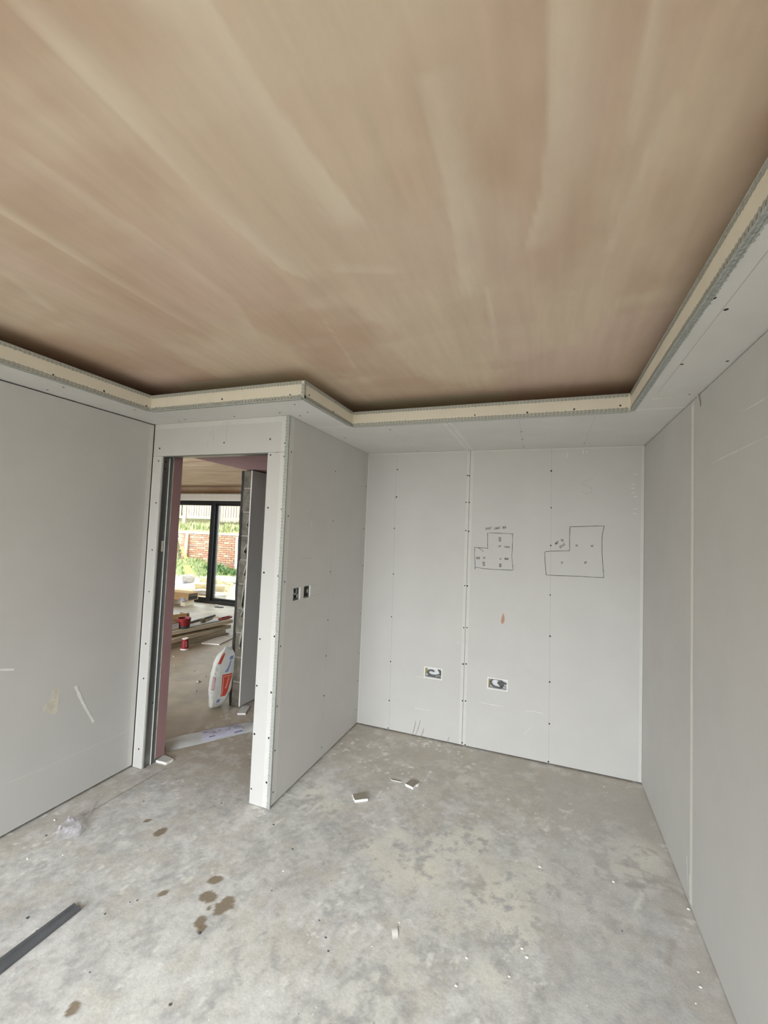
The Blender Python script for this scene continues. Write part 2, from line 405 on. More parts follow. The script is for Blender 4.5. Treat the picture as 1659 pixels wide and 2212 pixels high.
# ---------------------------------------------------------------- noise for painted wear
def vnoise(x, y, seed):
    r = np.random.default_rng(seed); T = r.random((256, 256))
    xi = np.floor(x).astype(int); yi = np.floor(y).astype(int); fx = x - xi; fy = y - yi
    fx = fx * fx * (3 - 2 * fx); fy = fy * fy * (3 - 2 * fy)
    g = lambda i, j: T[i % 256, j % 256]
    return (g(xi, yi) * (1 - fx) + g(xi + 1, yi) * fx) * (1 - fy) + (g(xi, yi + 1) * (1 - fx) + g(xi + 1, yi + 1) * fx) * fy
def fbm(x, y, seed, oct=5, gain=0.55):
    s = 0; a = 1; t = 0
    for k in range(oct):
        s = s + a * vnoise(x * 2 ** k, y * 2 ** k, seed + k); t += a; a *= gain
    return s / t
def sstep(a, b, x):
    t = np.clip((x - a) / (b - a), 0, 1); return t * t * (3 - 2 * t)
def seg_dist(X, Y, pts):
    """distance to a polyline, signed side, and run 0..1 along it"""
    best = np.full(X.shape, 1e9); side = np.zeros(X.shape); run = np.zeros(X.shape); n = len(pts) - 1
    for i in range(n):
        ax, ay = pts[i]; bx, by = pts[i + 1]; dx, dy = bx - ax, by - ay; l2 = dx * dx + dy * dy + 1e-12
        t = np.clip(((X - ax) * dx + (Y - ay) * dy) / l2, 0, 1)
        d = np.hypot(X - ax - t * dx, Y - ay - t * dy); sg = np.sign(dx * (Y - ay) - dy * (X - ax))
        k = d < best; best = np.where(k, d, best); side = np.where(k, sg, side); run = np.where(k, (i + t) / n, run)
    return best, side, run
def mix(c, col, k): return c * (1 - k[..., None]) + np.array(col) * k[..., None]

def painted_grid(name, x0, x1, y0, y1, z, step, colfun, mt, extra=None):
    nx = int(round((x1 - x0) / step)); ny = int(round((y1 - y0) / step))
    xs = np.linspace(x0, x1, nx + 1); ys = np.linspace(y0, y1, ny + 1)
    X, Y = np.meshgrid(xs, ys); c = colfun(X, Y)
    V = np.stack([X.ravel(), Y.ravel(), np.full(X.size, z)], 1)
    idx = np.arange((nx + 1) * (ny + 1)).reshape(ny + 1, nx + 1)
    Fq = np.stack([idx[:-1, :-1].ravel(), idx[:-1, 1:].ravel(), idx[1:, 1:].ravel(), idx[1:, :-1].ravel()], 1)
    cols = np.concatenate([c.reshape(-1, 3), np.ones((X.size, 1))], 1)
    if extra:
        ev, ef, ec = extra; k = len(V); V = np.concatenate([V, np.array(ev, float)]); Fq = np.concatenate([Fq, np.array(ef) + k])
        cols = np.concatenate([cols, np.tile([*ec, 1.0], (len(ev), 1))])
    me = bpy.data.meshes.new(name)
    me.vertices.add(len(V)); me.vertices.foreach_set('co', V.ravel())
    me.loops.add(Fq.size); me.loops.foreach_set('vertex_index', Fq.ravel().astype(np.int32))
    me.polygons.add(len(Fq)); me.polygons.foreach_set('loop_start', np.arange(0, Fq.size, 4, dtype=np.int32))
    me.update(calc_edges=True); me.validate()
    at = me.attributes.new('wear', 'FLOAT_COLOR', 'POINT'); at.data.foreach_set('color', cols.ravel().astype(np.float32))
    me.materials.append(mt)
    o = bpy.data.objects.new(name, me); COL.objects.link(o)
    return o

# ---------------------------------------------------------------- measured positions on the walls and floor (metres)
SCR_BACK=[[0.277,0.943],[0.285,0.57],[0.287,0.247],[0.286,0.021],[0.89,1.255],[0.91,1.255],[0.892,0.922],[0.918,0.925],[0.895,0.636],[0.919,0.64],[0.899,0.351],[0.924,0.353],[0.906,0.027],[0.93,0.017],[1.53,1.237],[1.535,0.932],[1.539,0.597],[1.542,0.294],[1.541,0.021],[0.281,2.203],[0.281,1.965],[0.273,1.695],[0.885,2.146],[0.9,2.142],[0.88,1.926],[0.905,1.926],[0.885,1.697],[0.908,1.692],[1.52,2.174],[1.525,1.893],[1.527,1.607],[0.281,1.305],[2.141,0.064]]
SCR_DOOR=[[-0.131,2.207],[-0.022,2.178],[-0.122,2.107],[-0.021,2.095],[-0.12,1.778],[-0.02,1.771],[-0.125,1.379],[-0.021,1.366],[-0.128,0.976],[-0.025,1.004],[-0.132,0.696],[-0.027,0.673],[-0.131,0.41],[-0.028,0.407],[-0.027,0.15],[-0.028,0.151],[-0.132,0.089],[-1.047,2.179],[-1.048,2.09],[-1.047,1.797],[-1.053,1.47],[-1.056,1.185],[-1.056,0.831],[-1.054,0.597],[-1.056,0.128],[-0.488,2.198]]
SCR_ALC=[[-1.214,2.131],[-1.214,1.731],[-1.216,1.328],[-0.611,2.1],[-0.613,1.725],[-0.619,1.349],[-0.018,2.056],[-0.027,1.681],[-0.016,1.36],[-1.224,0.941],[-1.229,0.587],[-1.227,0.327],[-1.225,0.084],[-0.625,0.993],[-0.627,0.735],[-0.632,0.45],[-0.633,0.083],[-0.025,0.946],[-0.024,0.607],[-0.023,0.373],[-0.025,0.127]]
SCR_SOF=[[-0.838,-1.301],[-0.764,-1.321],[-0.371,-1.312],[-0.027,-1.321],[0.156,-1.444],[0.149,-1.291],[0.061,-1.232],[-0.029,-0.819],[0.075,-0.625],[0.494,-0.797],[1.973,-1.974],[1.92,-2.054],[1.969,-1.552],[2.117,-1.543],[2.1,-1.152],[-1.043,-1.995],[-0.904,-2.002],[-0.909,-1.578],[0.493,-0.796],[0.472,-0.04],[1.327,-0.568],[1.321,-0.338],[1.319,-0.082],[1.735,-0.135]]
SCR_F_DOOR=[[-0.784,2.37],[-0.278,2.386],[0.181,2.375]]
SCR_F_ALC=[[-1.479,2.384],[-1.191,2.373]]
SCR_F_BACK=[[0.307,2.367],[1.076,2.38],[1.375,2.377],[1.623,2.38],[1.85,2.385]]
SCR_F_LEFT=[[-2.099,2.374],[-1.835,2.378],[-1.562,2.375]]
BOX1=[[0.581,0.566],[0.728,0.572],[0.73,0.484],[0.585,0.483]]
BOX2=[[1.089,0.559],[1.239,0.563],[1.24,0.477],[1.093,0.477]]
HOLE1=[[-1.113,1.279],[-1.029,1.277],[-1.03,1.197],[-1.109,1.199]]
HOLE2=[[-0.986,1.279],[-0.905,1.278],[-0.9,1.199],[-0.984,1.197]]
SK1=[[[1.059,1.688],[1.06,1.625],[1.061,1.564]],[[1.067,1.686],[1.158,1.686],[1.249,1.683]],[[1.249,1.689],[1.249,1.595],[1.248,1.5],[1.257,1.422],[1.258,1.404]],[[0.969,1.406],[0.997,1.406],[1.028,1.402],[1.118,1.4],[1.258,1.404]],[[0.961,1.567],[0.96,1.508],[0.967,1.435],[0.969,1.389]],[[0.961,1.566],[0.985,1.565],[1.038,1.563],[1.067,1.563]],[[0.986,1.564],[1.005,1.554],[1.029,1.534]],[[1.038,1.563],[1.067,1.563]],[[1.144,1.59],[1.161,1.578]],[[1.165,1.592],[1.144,1.576]],[[1.028,1.495],[1.046,1.479]],[[1.045,1.493],[1.027,1.477]],[[1.155,1.491],[1.163,1.478]],[[1.17,1.492],[1.161,1.479]]]
TX1=[["SPOT",[1.039,1.707],[1.089,1.716],[1.038,1.723]],["CABLE",[1.11,1.713],[1.155,1.722],[1.11,1.728]],["BED",[1.173,1.723],[1.198,1.726],[1.173,1.738]],["600",[1.162,1.62],[1.163,1.656],[1.144,1.619]],["1050",[1.183,1.576],[1.23,1.574],[1.184,1.587]],["850",[0.975,1.473],[1.004,1.475],[0.975,1.489]],["800",[1.193,1.48],[1.223,1.481],[1.193,1.495]],["600",[1.044,1.422],[1.043,1.457],[1.026,1.42]],["800",[1.17,1.421],[1.17,1.45],[1.154,1.42]]]
SK2=[[[1.658,1.755],[1.656,1.676],[1.658,1.574]],[[1.658,1.753],[1.767,1.759],[1.874,1.765],[1.885,1.759],[1.875,1.7],[1.874,1.597],[1.882,1.466],[1.889,1.394]],[[1.485,1.556],[1.526,1.564],[1.658,1.574]],[[1.486,1.555],[1.487,1.517],[1.498,1.385]],[[1.498,1.385],[1.552,1.384],[1.718,1.39],[1.813,1.39],[1.889,1.393]],[[1.697,1.621],[1.715,1.609]],[[1.712,1.623],[1.699,1.609]],[[1.799,1.623],[1.816,1.609]],[[1.816,1.625],[1.802,1.611]],[[1.597,1.49],[1.614,1.48]],[[1.614,1.491],[1.603,1.473]],[[1.759,1.499],[1.772,1.487]],[[1.774,1.502],[1.76,1.485]]]
TX2=[["NOT",[1.561,1.612],[1.584,1.63],[1.555,1.628]],["TO",[1.598,1.638],[1.616,1.643],[1.594,1.654]],["SCALE",[1.591,1.586],[1.628,1.618],[1.585,1.601]]]
SK3=[[[1.812,2.117],[1.78,2.106],[1.726,2.078],[1.759,2.064],[1.786,2.054],[1.802,2.031],[1.793,2.011],[1.76,2.001],[1.73,2.018]]]
STAIN=[[-0.416,-1.644,0.033],[-0.553,-1.608,0.017],[0.076,-1.776,0.03],[-0.084,-1.929,0.02],[0.113,-1.865,0.036],[0.205,-1.865,0.042],[0.169,-1.973,0.025],[0.199,-1.992,0.016],[0.019,-2.389,0.025],[0.157,-1.908,0.011]]
BLOB=[[0.937,-1.34,0.25,0.9],[0.759,-1.135,0.12,0.7],[1.109,-1.094,0.15,0.6],[1.327,-1.374,0.2,0.8],[1.109,-1.544,0.12,0.5],[2.028,-0.763,0.15,1.0],[1.856,-0.907,0.15,0.6],[0.141,-0.97,0.12,0.6],[0.308,-1.097,0.1,0.6],[1.328,-1.743,0.12,0.8],[1.38,-1.543,0.1,1.0],[1.031,-1.832,0.3,0.35],[0.631,-2.088,0.4,0.25],[1.523,-1.147,0.2,0.4],[1.694,-1.293,0.15,0.4],[1.03,-0.479,0.1,0.3],[0.386,-0.146,0.07,0.3],[0.186,-2.275,0.4,0.3],[1.186,-0.945,0.1,0.6]]
DARKBLOB=[[0.575,-1.091,0.2,0.5],[0.467,-1.447,0.15,0.4],[1.73,-0.218,0.35,0.5],[0.836,-0.315,0.25,0.5],[0.378,-1.645,0.2,0.3],[1.311,-0.622,0.2,0.3],[-0.527,-1.134,0.3,0.4],[2.053,-0.384,0.12,0.6],[1.722,-1.54,0.3,0.3]]
CHIPS=[[0.356,-0.083,0.006],[0.824,-0.841,0.008],[1.891,-0.144,0.008],[1.903,-0.207,0.006],[1.678,-0.326,0.005],[1.465,-0.634,0.006],[1.555,-0.666,0.006],[0.332,-1.61,0.008],[0.369,-0.753,0.006],[0.938,-1.648,0.006],[1.431,-1.564,0.01],[1.45,-1.593,0.012],[1.391,-1.698,0.008],[1.829,-1.029,0.012],[2.143,-1.067,0.012],[1.211,-1.81,0.01],[2.073,-1.392,0.008],[2.062,-1.457,0.01],[2.027,-1.532,0.006],[-1.01,-1.808,0.012],[-0.839,-2.037,0.01],[-0.712,-1.955,0.006],[1.493,-1.075,0.012],[1.379,-1.082,0.006],[0.87,-1.792,0.005],[1.23,-1.69,0.01],[1.253,-0.657,0.005]]
CRUMBS=[[-0.49,-2.237,0.012],[-0.394,-2.258,0.007],[0.349,-1.726,0.006],[0.295,-1.468,0.008],[0.099,-1.354,0.012],[0.682,-1.83,0.009],[0.719,-1.877,0.008],[0.207,-2.013,0.012],[-0.22,-2.1,0.008],[-0.176,-2.019,0.006],[-0.157,-2.0,0.007],[0.31,-2.256,0.011],[-0.045,-2.287,0.005],[1.825,-1.311,0.006],[1.649,-0.22,0.005],[-0.926,-1.901,0.01],[-0.294,-1.321,0.008],[-0.72,-1.493,0.009],[0.622,-1.772,0.006],[0.57,-1.567,0.005]]
CRACK=[[-0.908,-1.715],[-0.901,-1.501],[-0.888,-1.179]]
TRACKS=[[[1.86,-0.878],[2.003,-0.892],[2.149,-0.935]],[[1.89,-0.956],[2.032,-0.941],[2.159,-1.002]],[[1.778,-1.036],[1.962,-1.001],[2.06,-0.988]],[[2.03,-1.123],[2.137,-1.115]],[[2.019,-1.209],[2.122,-1.198]],[[2.021,-1.27],[1.976,-1.394]]]
WHITES=[[[-0.191,-1.094],[0.079,-1.088]],[[1.949,-1.05],[1.898,-1.167]],[[1.3,-1.099],[1.39,-1.07],[1.502,-1.078]],[[0.216,-1.207],[0.237,-1.081]],[[1.365,-0.621],[1.336,-0.795]],[[-0.02,-2.328],[0.053,-2.408]],[[-0.875,-2.036],[-0.836,-1.934]],[[0.068,-1.441],[0.172,-1.134]]]
SM_LEFT=[[[-1.684,0.672],[-1.635,0.561],[-1.556,0.413]],[[-1.992,0.276],[-1.813,0.267],[-1.551,0.266],[-1.298,0.261]],[[-2.075,0.876],[-2.013,0.861]]]
SM_LEFT_CREAM=[[-1.792,0.697],[-1.772,0.682],[-1.777,0.632],[-1.777,0.554],[-1.814,0.559],[-1.837,0.587],[-1.854,0.58],[-1.85,0.619],[-1.825,0.638],[-1.808,0.688]]
SM_BACK_RED=[[1.193,1.069],[1.204,1.045],[1.205,1.01],[1.197,0.991],[1.185,0.981],[1.177,1.007],[1.185,1.043]]
SM_BACK_GREY=[[[0.523,0.127],[0.515,0.074],[0.497,0.002]],[[0.562,0.142],[0.548,0.076],[0.523,0.007]],[[0.593,0.085],[0.586,0.044],[0.568,-0.004]],[[0.802,0.051],[0.792,0.002]]]
SCRATCH_BACK=[[[0.841,0.8],[0.89,0.797]],[[1.03,0.362],[1.128,0.36],[1.207,0.36]],[[1.369,0.357],[1.444,0.363],[1.522,0.358]],[[0.511,0.225],[0.639,0.228]],[[1.369,0.183],[1.414,0.246]],[[0.511,0.481],[0.581,0.481]]]
TICKS=[[[2.07,2.142],[2.091,2.141]],[[2.058,2.068],[2.079,2.068]],[[2.056,2.04],[2.077,2.041]],[[2.059,2.007],[2.08,2.007]],[[2.072,1.98],[2.093,1.98]],[[2.072,1.893],[2.093,1.894]],[[2.071,1.86],[2.092,1.86]],[[1.63,2.31],[1.633,2.277]],[[1.737,2.33],[1.74,2.3]],[[1.765,2.322],[1.766,2.302]]]
SCRATCH_RIGHT=[[[-1.614,2.136],[-1.727,2.131],[-1.801,2.13]],[[-1.311,2.0],[-1.537,2.002],[-1.8,2.003]]]
SEAM_BACK_SOF=[[0.9,-0.835],[0.901,-0.05]]
SEAM_R=[[1.958,-1.103],[2.099,-1.159],[1.963,-2.255],[1.963,-1.439]]
SCRATCH_ALC=[[[-0.996,1.805],[-0.982,1.777]],[[-0.941,1.714],[-0.924,1.679],[-0.92,1.652]],[[-1.153,1.279],[-1.118,1.278]],[[-0.912,1.277],[-0.816,1.28]],[[-0.904,1.199],[-0.777,1.199]],[[-1.035,1.46],[-0.9,1.464]],[[-0.676,1.432],[-0.674,1.41]],[[-0.626,1.446],[-0.6,1.295]]]
STUD_BACK=[[[0.269,2.33],[0.274,1.696],[0.295,-0.043]],[[1.52,2.349],[1.542,0.039]]]
STUD_ALC=[[-0.611,2.1],[-0.63,0.052]]
OFF_A=[[0.391,-0.938],[0.456,-0.887],[0.495,-0.943],[0.43,-0.991]]
OFF_B=[[0.66,-0.692],[0.682,-0.623],[0.742,-0.645],[0.715,-0.715]]
OFF_C=[[0.543,-0.656],[0.619,-0.655],[0.621,-0.672],[0.553,-0.672]]
OFF_D=[[-1.037,-1.148],[-1.052,-1.075],[-0.914,-1.09],[-0.922,-1.151]]
OFF_E=[[-1.022,-0.294],[-1.094,-0.145],[-1.029,-0.113],[-0.959,-0.264]]
PAPER=[[0.914,-1.679],[0.932,-1.67],[0.952,-1.714],[0.936,-1.725]]
PACK=[[-1.067,-1.041],[-0.931,-0.809],[-0.682,-0.512],[-0.825,-0.326],[-0.914,-0.446],[-1.095,-0.675],[-1.213,-0.88]]
PACKLAB=[[-1.052,-0.721],[-0.883,-0.49],[-0.756,-0.596],[-0.908,-0.844]]
SCRAPW=[[-2.996,1.348],[-2.736,1.413],[-2.819,1.811],[-3.03,1.827],[-3.112,1.72]]
PEB=[[-1.911,0.177,0.025],[-2.211,0.421,0.012],[-1.975,0.341,0.014],[-1.744,-0.033,0.014],[-2.537,0.454,0.015],[-1.994,-0.066,0.01],[-2.84,0.724,0.015],[-1.226,-0.141,0.02],[-3.069,1.966,0.03],[-4.882,3.734,0.05]]
GW=[[-10.68,1.367],[-10.703,0.845],[-8.371,1.341],[-8.361,0.073],[-10.968,1.407],[-8.165,1.46]]
GF=[[-12.001,2.287],[-11.764,2.291],[-10.299,2.316],[-10.078,2.32],[-12.088,2.47],[-9.058,2.511],[-11.127,1.905],[-9.567,1.875],[-11.135,2.013],[-9.575,1.979]]

# ---------------------------------------------------------------- floors and ceilings
def floor_colour(X, Y):
    n1 = fbm(X * 3.1, Y * 3.1, 3, 6); n2 = fbm(X * 14, Y * 14, 21, 5, 0.65); n3 = fbm(X * 1.2 + 5, Y * 1.2, 41, 4); n4 = fbm(X * 45, Y * 45, 77, 3, 0.7)
    c = np.zeros(X.shape + (3,)) + np.array((0.585, 0.582, 0.562))
    c = c * (1 + 0.30 * (n1 - 0.5) + 0.36 * (n2 - 0.5) + 0.55 * (n4 - 0.5))[..., None]
    # browner concrete towards the back of the alcove, behind the door and along the right wall
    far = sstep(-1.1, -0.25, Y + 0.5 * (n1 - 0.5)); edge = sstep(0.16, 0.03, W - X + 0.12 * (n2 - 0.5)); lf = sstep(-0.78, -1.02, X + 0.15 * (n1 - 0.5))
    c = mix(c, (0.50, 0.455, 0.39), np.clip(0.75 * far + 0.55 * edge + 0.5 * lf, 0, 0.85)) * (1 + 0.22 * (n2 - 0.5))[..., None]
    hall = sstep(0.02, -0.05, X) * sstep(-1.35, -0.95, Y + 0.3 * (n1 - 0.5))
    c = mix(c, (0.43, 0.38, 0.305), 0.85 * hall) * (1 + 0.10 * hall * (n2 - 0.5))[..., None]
    n5 = fbm(X * 9 + 11, Y * 9 + 3, 151, 5, 0.7)
    c = mix(c, (0.545, 0.495, 0.42), 0.38 * sstep(0.48, 0.70, n5)); c = mix(c, (0.70, 0.70, 0.68), 0.45 * sstep(0.5, 0.36, n5) * sstep(0.42, 0.62, n2))
    # scuffed-off darker areas
    for x, y, r, a in DARKBLOB:
        d = np.hypot(X - x, Y - y) / r + 1.1 * (n1 - 0.5)
        c = mix(c, (0.46, 0.425, 0.38), 0.32 * a * sstep(1.2, 0.2, d) * sstep(0.35, 0.6, n2 + 0.1))
    # plaster dust, swept into patches
    for x, y, r, a in BLOB:
        d = np.hypot(X - x, Y - y) / r + 2.2 * (n1 - 0.5) + 0.9 * (n2 - 0.5)
        k = 0.95 * a * sstep(1.3, 0.05, d) * sstep(0.38, 0.56, n2 + 0.22 * (n4 - .3))
        c = mix(c, (0.80, 0.785, 0.69), k)
    speck = sstep(0.66, 0.74, fbm(X * 30, Y * 30, 131, 3, 0.6)) * sstep(0.5, 0.62, n1)
    c = mix(c, (0.84, 0.83, 0.78), 0.75 * speck)
    # slab joint: the strip right of it is greyer
    k = sstep(1.515, 1.535, X + 0.006 * (n2 - 0.5)) * sstep(0.0, -0.3, Y)
    c = mix(c, (0.54, 0.53, 0.52), 0.35 * k)
    for pts in TRACKS:
        d, s, t = seg_dist(X, Y, pts); c = mix(c, (0.40, 0.37, 0.33), 0.55 * sstep(0.022, 0.002, d + 0.05 * (n2 - 0.42)))
    for pts in WHITES:
        d, s, t = seg_dist(X, Y, pts); c = mix(c, (0.78, 0.77, 0.71), 0.75 * sstep(0.016, 0.002, d + 0.06 * (n2 - 0.42)))
    d, s, t = seg_dist(X, Y, CRACK); c = mix(c, (0.26, 0.235, 0.20), 0.75 * sstep(0.008, 0.002, d + 0.006 * (n2 - 0.5)))
    # drips of tea
    for x, y, r in STAIN:
        an = np.arctan2(Y - y, X - x)
        d = np.hypot(X - x, Y - y) / r + 0.30 * np.sin(2 * an + x * 40) * 0.5 + 0.7 * (n2 - 0.5) + 0.5 * (n4 - 0.5)
        c = mix(c, (0.235, 0.18, 0.115), 0.9 * sstep(1.08, 0.88, d))
        ring = np.abs(d - 0.98); c = mix(c, (0.20, 0.15, 0.09), 0.35 * sstep(0.10, 0.02, ring))
    return np.clip(c, 0.03, 0.85)

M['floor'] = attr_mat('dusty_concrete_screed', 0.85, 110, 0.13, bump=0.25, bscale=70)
M['ceiling'] = attr_mat('fresh_pink_plaster', 0.62, 22, 0.025, stretch=(3, 1, 1), bump=0.03, bscale=12)
X0, X1 = -1.15, 2.2
fl_extra = ([(X0, YF - 0.06, 0), (X1, YF - 0.06, 0), (X1, -2.7, 0), (X0, -2.7, 0)], [(0, 1, 2, 3)], (0.43, 0.41, 0.38))
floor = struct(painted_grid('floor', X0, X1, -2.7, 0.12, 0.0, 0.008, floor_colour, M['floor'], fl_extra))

def ceiling_colour(X, Y):
    n1 = fbm(X * 2.0, Y * 1.2, 5, 5); n2 = fbm(X * 16, Y * 1.6, 25, 4); n3 = fbm(X * 1.1 + 9, Y * 3.4, 45, 4); n4 = fbm(X * 60, Y * 4, 85, 3)
    c = np.zeros(X.shape + (3,)) + np.array((0.605, 0.445, 0.322))
    c = mix(c, (0.73, 0.595, 0.45), np.clip(0.85 * sstep(0.40, 0.66, n1) + 0.45 * sstep(0.45, 0.66, n3), 0, 1))
    c = mix(c, (0.68, 0.51, 0.43), 0.7 * sstep(0.5, 0.75, fbm(X * 1.3 + 3, Y * 1.3 + 7, 65, 4)))
    c = c * (1 + 0.13 * (n2 - 0.5) + 0.11 * (n4 - 0.5))[..., None]
    light = (0.85, 0.745, 0.60)
    # trowel laps: sharp on one side, feathered on the other: points, sharp side (+1 = left of travel), width, strength
    for pts, sg, w, a in [
        ([(0.949, -3.3), (0.933, -2.846), (0.958, -2.618), (0.991, -2.375)], -1, 0.15, 0.75),
        ([(1.244, -2.75), (1.232, -2.391), (1.183, -1.913)], 1, 0.11, 0.75),
        ([(1.487, -3.2), (1.479, -2.557), (1.459, -2.352), (1.403, -2.116)], 1, 0.14, 0.6),
        ([(1.63, -3.0), (1.633, -2.424)], 1, 0.04, 0.5), ([(1.705, -2.551), (1.633, -2.045)], 1, 0.05, 0.45),
        ([(0.619, -3.1), (0.609, -2.59), (0.64, -2.3), (0.705, -2.197)], 1, 0.10, 0.55),
        ([(0.01, -3.0), (-0.002, -2.41), (0.023, -1.601)], 1, 0.05, 0.55), ([(-0.345, -2.587), (-0.491, -2.311)], 1, 0.04, 0.5),
        ([(0.609, -1.952), (0.51, -1.406)], 1, 0.02, 0.5), ([(1.274, -1.996), (1.253, -1.393)], 1, 0.015, 0.6),
        ([(0.799, -2.238), (1.019, -2.157)], 1, 0.06, 0.4), ([(0.3, -2.9), (0.35, -2.2), (0.2, -1.8)], -1, 0.09, 0.35)]:
        d, s, t = seg_dist(X, Y, pts)
        soft = sstep(w, 0.0, d + 0.05 * (n2 - 0.5)); sharp = sstep(0.012, 0.0, d)
        k = np.where(s == -sg, soft, sharp) * (0.55 + 0.9 * (n2 - 0.1)) * sstep(0.0, 0.06, t + 0.02) * sstep(1.0, 0.86, t)
        c = mix(c, light, np.clip(a * k * (0.25 + 1.1 * fbm(X * 4.5, Y * 4.5, 171, 4)), 0, 0.8))
    # the bare paper tape and unplastered strip hidden above the upstand
    bare = ((Y > -SB + 0.05) & (X > SJ + 0.02) & (X < 1.25)) | ((Y > -J - SD + 0.05) & (X < 0.12) & (X > -0.7))
    c = np.where(bare[..., None], np.array((0.66, 0.58, 0.44)), c)
    return np.clip(c, 0.03, 0.85)
cx0, cx1, cy0, cy1 = -L - 0.12, W + 0.12, -3.3, 0.12
zt = ZC + 0.22
ev = [(cx0, YF - 0.1, ZC), (cx1, YF - 0.1, ZC), (cx1, cy0, ZC), (cx0, cy0, ZC), (cx0, YF - 0.1, zt), (cx1, YF - 0.1, zt), (cx1, cy1, zt), (cx0, cy1, zt), (cx0, cy1, ZC), (cx1, cy1, ZC)]
ef = [(0, 1, 2, 3), (4, 5, 6, 7), (0, 4, 5, 1), (8, 7, 6, 9), (0, 8, 7, 4), (1, 5, 6, 9)]
ceiling = struct(painted_grid('ceiling', cx0, cx1, cy0, cy1, ZC, 0.012, ceiling_colour, M['ceiling'], (ev, ef, (0.55, 0.42, 0.31))))

# far room and hall: floor, plastered ceiling
b = MB()
b.add([(-8, -1.2, 0), (-1.15, -1.2, 0), (-1.15, 4.12, 0), (-8, 4.12, 0)], [(0, 1, 2, 3)])
b.add([(-1.15, 0.12, 0), (0.0, 0.12, 0), (0.0, 4.12, 0), (-1.15, 4.12, 0)], [(0, 1, 2, 3)])
struct(b.build('floor', M['concrete'], origin=(-4, 1.5, 0)))
struct(MB().box(-8.1, -1.2, -1.25, 4.15, 2.5, 2.75).build('ceiling', M['far_plaster']))

# ---------------------------------------------------------------- walls of the room
B3 = [M['board'], M['board_edge'], M['core']]
GAP = 0.009
# back wall of the alcove
bx1 = [min(p[0] for p in BOX1) , max(p[0] for p in BOX1), min(p[1] for p in BOX1[2:]) , max(p[1] for p in BOX1[:2])]
bx2 = [min(p[0] for p in BOX2) , max(p[0] for p in BOX2), min(p[1] for p in BOX2[2:]) , max(p[1] for p in BOX2[:2])]
wall_back = struct(MB().box(-0.14, W + 0.16, 0.075, 0.17, 0, 2.9).build('wall_back', M['stud_dark']))
panel('plasterboard', BACK, 0.001, 0.9035, 0.012, H - 0.001, 0.0125, wall_back, B3, holes=[bx1], edges=(0.012, 0.025, 0, 0.012))
panel('plasterboard', BACK, 0.9065, W - 0.001, 0.012, H - 0.001, 0.0125, wall_back, B3, holes=[bx2], edges=(0.025, 0.02, 0, 0.012))
screws(BACK, SCR_BACK[:-1], wall_back)
b = MB()
for pts in STUD_BACK: ribbon(b, BACK, pts, 0.002, 0.0004)
b.build('stud_line', M['pencil_faint'], wall_back)
# hand-drawn lighting plans in pencil with their measurements
GLYPH = {
 '0': [[(.5, 1), (.15, .8), (.1, .3), (.5, 0), (.9, .3), (.85, .8), (.5, 1)]], '1': [[(.5, 0), (.5, 1)]],
 '5': [[(.85, 1), (.2, 1), (.15, .55), (.6, .6), (.9, .3), (.6, 0), (.1, .05)]], '6': [[(.8, 1), (.25, .6), (.15, .2), (.5, 0), (.85, .2), (.6, .5), (.2, .35)]],
 '8': [[(.5, .5), (.15, .75), (.5, 1), (.85, .75), (.5, .5), (.1, .22), (.5, 0), (.9, .22), (.5, .5)]],
 'S': [[(.85, .9), (.4, 1), (.15, .75), (.8, .35), (.6, 0), (.1, .1)]], 'P': [[(.2, 0), (.2, 1)], [(.2, 1), (.85, .85), (.8, .55), (.2, .5)]],
 'O': [[(.5, 1), (.1, .6), (.2, .1), (.6, 0), (.9, .4), (.8, .9), (.5, 1)]], 'T': [[(.5, 0), (.5, 1)], [(.1, 1), (.95, 1)]],
 'C': [[(.9, .85), (.5, 1), (.1, .55), (.35, .02), (.9, .12)]], 'A': [[(.1, 0), (.5, 1), (.9, 0)], [(.25, .4), (.75, .4)]],
 'B': [[(.2, 0), (.2, 1), (.75, .85), (.25, .55), (.85, .25), (.2, 0)]], 'L': [[(.2, 1), (.2, 0), (.85, .05)]], 'E': [[(.85, 1), (.2, 1), (.2, 0), (.85, 0)], [(.2, .5), (.7, .5)]],
 'D': [[(.2, 0), (.2, 1), (.8, .75), (.8, .25), (.2, 0)]], 'N': [[(.15, 0), (.15, 1), (.85, 0), (.85, 1)]]}
def handwriting(b, pl, word, o, e, t, w=0.0032):
    o, e, t = [np.array(q, float) for q in (o, e, t)]; n = len(word)
    for i, ch in enumerate(word):
        for st in GLYPH[ch]:
            pts = [o + (e - o) * ((i + 0.1 + 0.8 * x) / n) + (t - o) * y for x, y in st]
            ribbon(b, pl, smooth_path(pts, 3) if len(pts) > 3 else pts, w, 0.0007)
for lines, texts, what in ((SK1, TX1, 'plan'), (SK2, TX2, 'plan')):
    b = MB()
    for ln in lines: ribbon(b, BACK, smooth_path(ln, 4), 0.0036, 0.0006, jit=0.25)
    sk = b.build('pencil_plan', M['pencil'], wall_back, recalc=False)
    b = MB()
    for t in texts: handwriting(b, BACK, *t)
    b.build('handwriting', M['pencil'], sk, recalc=False)
b = MB()
for ln in SK3: ribbon(b, BACK, smooth_path(ln, 4), 0.0025, 0.0005)
b.build('pencil_squiggle', M['pencil_faint'], wall_back, recalc=False)
b = MB(); blob_poly(b, BACK, SM_BACK_RED); lab(b.build('plaster_smear', M['rust'], wall_back), 'reddish brown smear')
b = MB()
for ln in SM_BACK_GREY: ribbon(b, BACK, [(p[0], max(p[1], 0.014)) for p in smooth_path(ln, 5)], 0.009, 0.0005, taper=True, jit=0.2)
b.build('scuff_mark', M['scuff'], wall_back, recalc=False)
b = MB()
